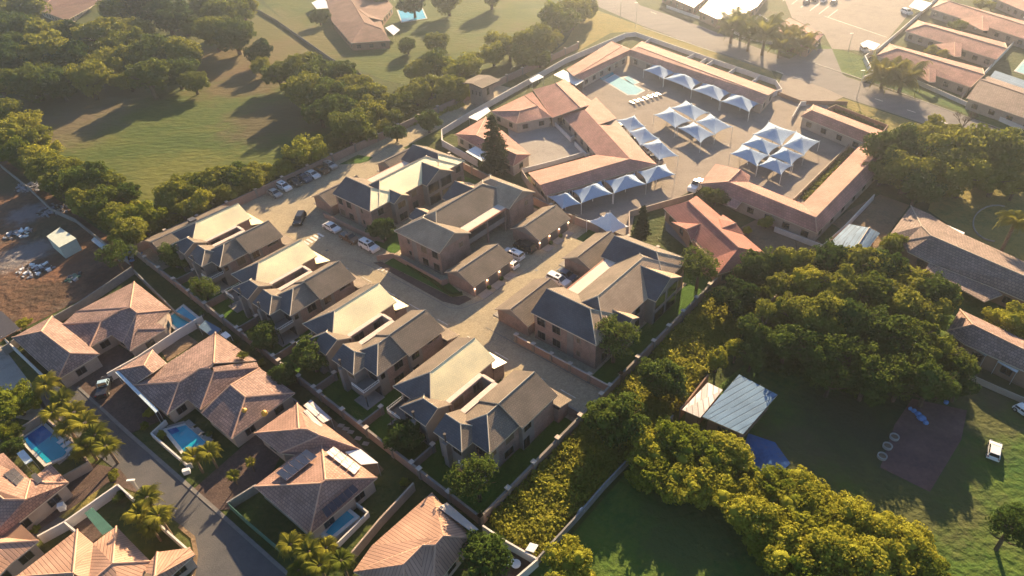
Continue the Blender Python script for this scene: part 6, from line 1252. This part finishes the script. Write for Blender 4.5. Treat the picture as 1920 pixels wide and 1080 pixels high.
# tall weeds, reeds and hedges as uncountable cover
def cover(name, poly, n, hgt, size, mat, label, seed, cat='vegetation'):
    r_ = np.random.default_rng(seed); Q = np.array([(p.x, p.y) for p in pxs(poly)]); lo, hi = Q.min(0), Q.max(0); pts = []
    def inside(p):
        c = False; j = len(Q)-1
        for i in range(len(Q)):
            if (Q[i, 1] > p[1]) != (Q[j, 1] > p[1]) and p[0] < (Q[j, 0]-Q[i, 0])*(p[1]-Q[i, 1])/(Q[j, 1]-Q[i, 1])+Q[i, 0]: c = not c
            j = i
        return c
    while len(pts) < n:
        p = r_.uniform(lo, hi)
        if inside(p): pts.append(p)
    pts = np.array(pts); ph = np.sin(pts[:, 0]*.9+1.3*np.sin(pts[:, 1]*.6))*np.cos(pts[:, 1]*.8+np.sin(pts[:, 0]*.5)); hh = hgt*(.45+.55*(ph*.5+.5))*r_.uniform(.6, 1.2, n)
    C = []; Nn = []
    for k in range(7):
        C.append(np.column_stack([pts+r_.normal(size=(n, 2))*.22, hh*r_.uniform(.15, 1, n)])); Nn.append(r_.normal(size=(n, 3))+np.array([0, 0, .8]))
    c0 = np.array([Q[:, 0].mean(), Q[:, 1].mean(), 0]); V, F = leaf_quads(np.concatenate(C)-c0, np.concatenate(Nn), size, 1.2); o = bpy.data.objects.new(name, np_mesh(name, V, F, [M[mat]])); COL.objects.link(o); o.location = c0; setp(o, label, cat, None, 'stuff')
cover('tall_weeds', [(912,975),(1010,880),(1105,785),(1200,690),(1290,598),(1340,545),(1395,565),(1400,610),(1330,690),(1270,765),(1240,800),(1172,864),(1060,985),(1010,1042),(960,1012)], 9000, 1.3, .13, 'weed', 'tall sunlit weeds filling the strip between estate wall and park', 2)
cover('field_edge_scrub', [(480,130),(560,150),(700,250),(560,310),(480,330),(470,250),(520,200)], 1, .1, .1, 'weed', 'x', 3) if False else None
cover('undergrowth', [(60,280),(130,300),(290,400),(500,320),(700,230),(860,170),(870,200),(520,335),(300,440),(235,460),(60,330)], 5200, 1.1, .2, 'leafo', 'low scrub beneath the trees along the estate wall', 5)
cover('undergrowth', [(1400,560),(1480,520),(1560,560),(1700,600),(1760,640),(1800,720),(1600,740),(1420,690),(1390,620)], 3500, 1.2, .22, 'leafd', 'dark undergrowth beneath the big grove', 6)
cover('hedge', [(1556,203),(1567,198),(1665,236),(1657,244)], 500, .8, .14, 'leafg', 'planting inside the garden strip behind the three-sided wing', 8)
cover('trench_planting', [(1500,372),(1512,378),(1612,268),(1600,264)], 500, .6, .14, 'leafo', 'planting in the narrow trench of the three-sided wing', 9)
cover('hedge', [(745,612-90),(758,520),(850,566),(862,578),(846,580)], 900, .5, .1, 'leafd', 'dark clipped edging around the street corner lawn', 10) if False else None
mbh = MB()
for (a0, c0_), (a1, c1_) in (((33.4, -55), (32.4, -44)), ((32.4, -44), (31.4, -37.2)), ((31.4, -37.2), (33.0, -36))):
    A, B = E(a0, c0_), E(a1, c1_); d = (B-A).normalized(); n_ = Vector((-d.y, d.x, 0)); mbh.box(A-n_*.3, B-A, n_*.6, Vector((0, 0, .6)))
solo('clipped_hedge', mbh, M['leafd'], 'low dark hedge edging the corner lawn of the central block', 'hedge')
# ------------------------------------------------------------------ haze
bpy.ops.object.select_all(action='DESELECT') if False else None
hb = MB(); hb.box(Vector((-420, -60, -1)), Vector((900, 0, 0)), Vector((0, 760, 0)), Vector((0, 0, 79)))
hm = bpy.data.materials.new('haze_air'); hm.use_nodes = True; t_ = hm.node_tree; t_.nodes.remove(t_.nodes['Principled BSDF']); pv = t_.nodes.new('ShaderNodeVolumePrincipled')
pv.inputs['Density'].default_value = .00056; pv.inputs['Anisotropy'].default_value = .86; pv.inputs['Color'].default_value = (.80, .86, 1, 1); t_.links.new(pv.outputs[0], t_.nodes['Material Output'].inputs['Volume'])
hz_ = solo('haze', hb, hm, 'warm morning haze over the whole suburb', 'haze', loc=Vector((0, 0, 0)), kind='stuff')
for o in S.objects:
    if o.get('kind') == 'structure' and not o.get('label'):
        o['label'] = o.name.split('.')[0].replace('_', ' ')+' surface seen from above'
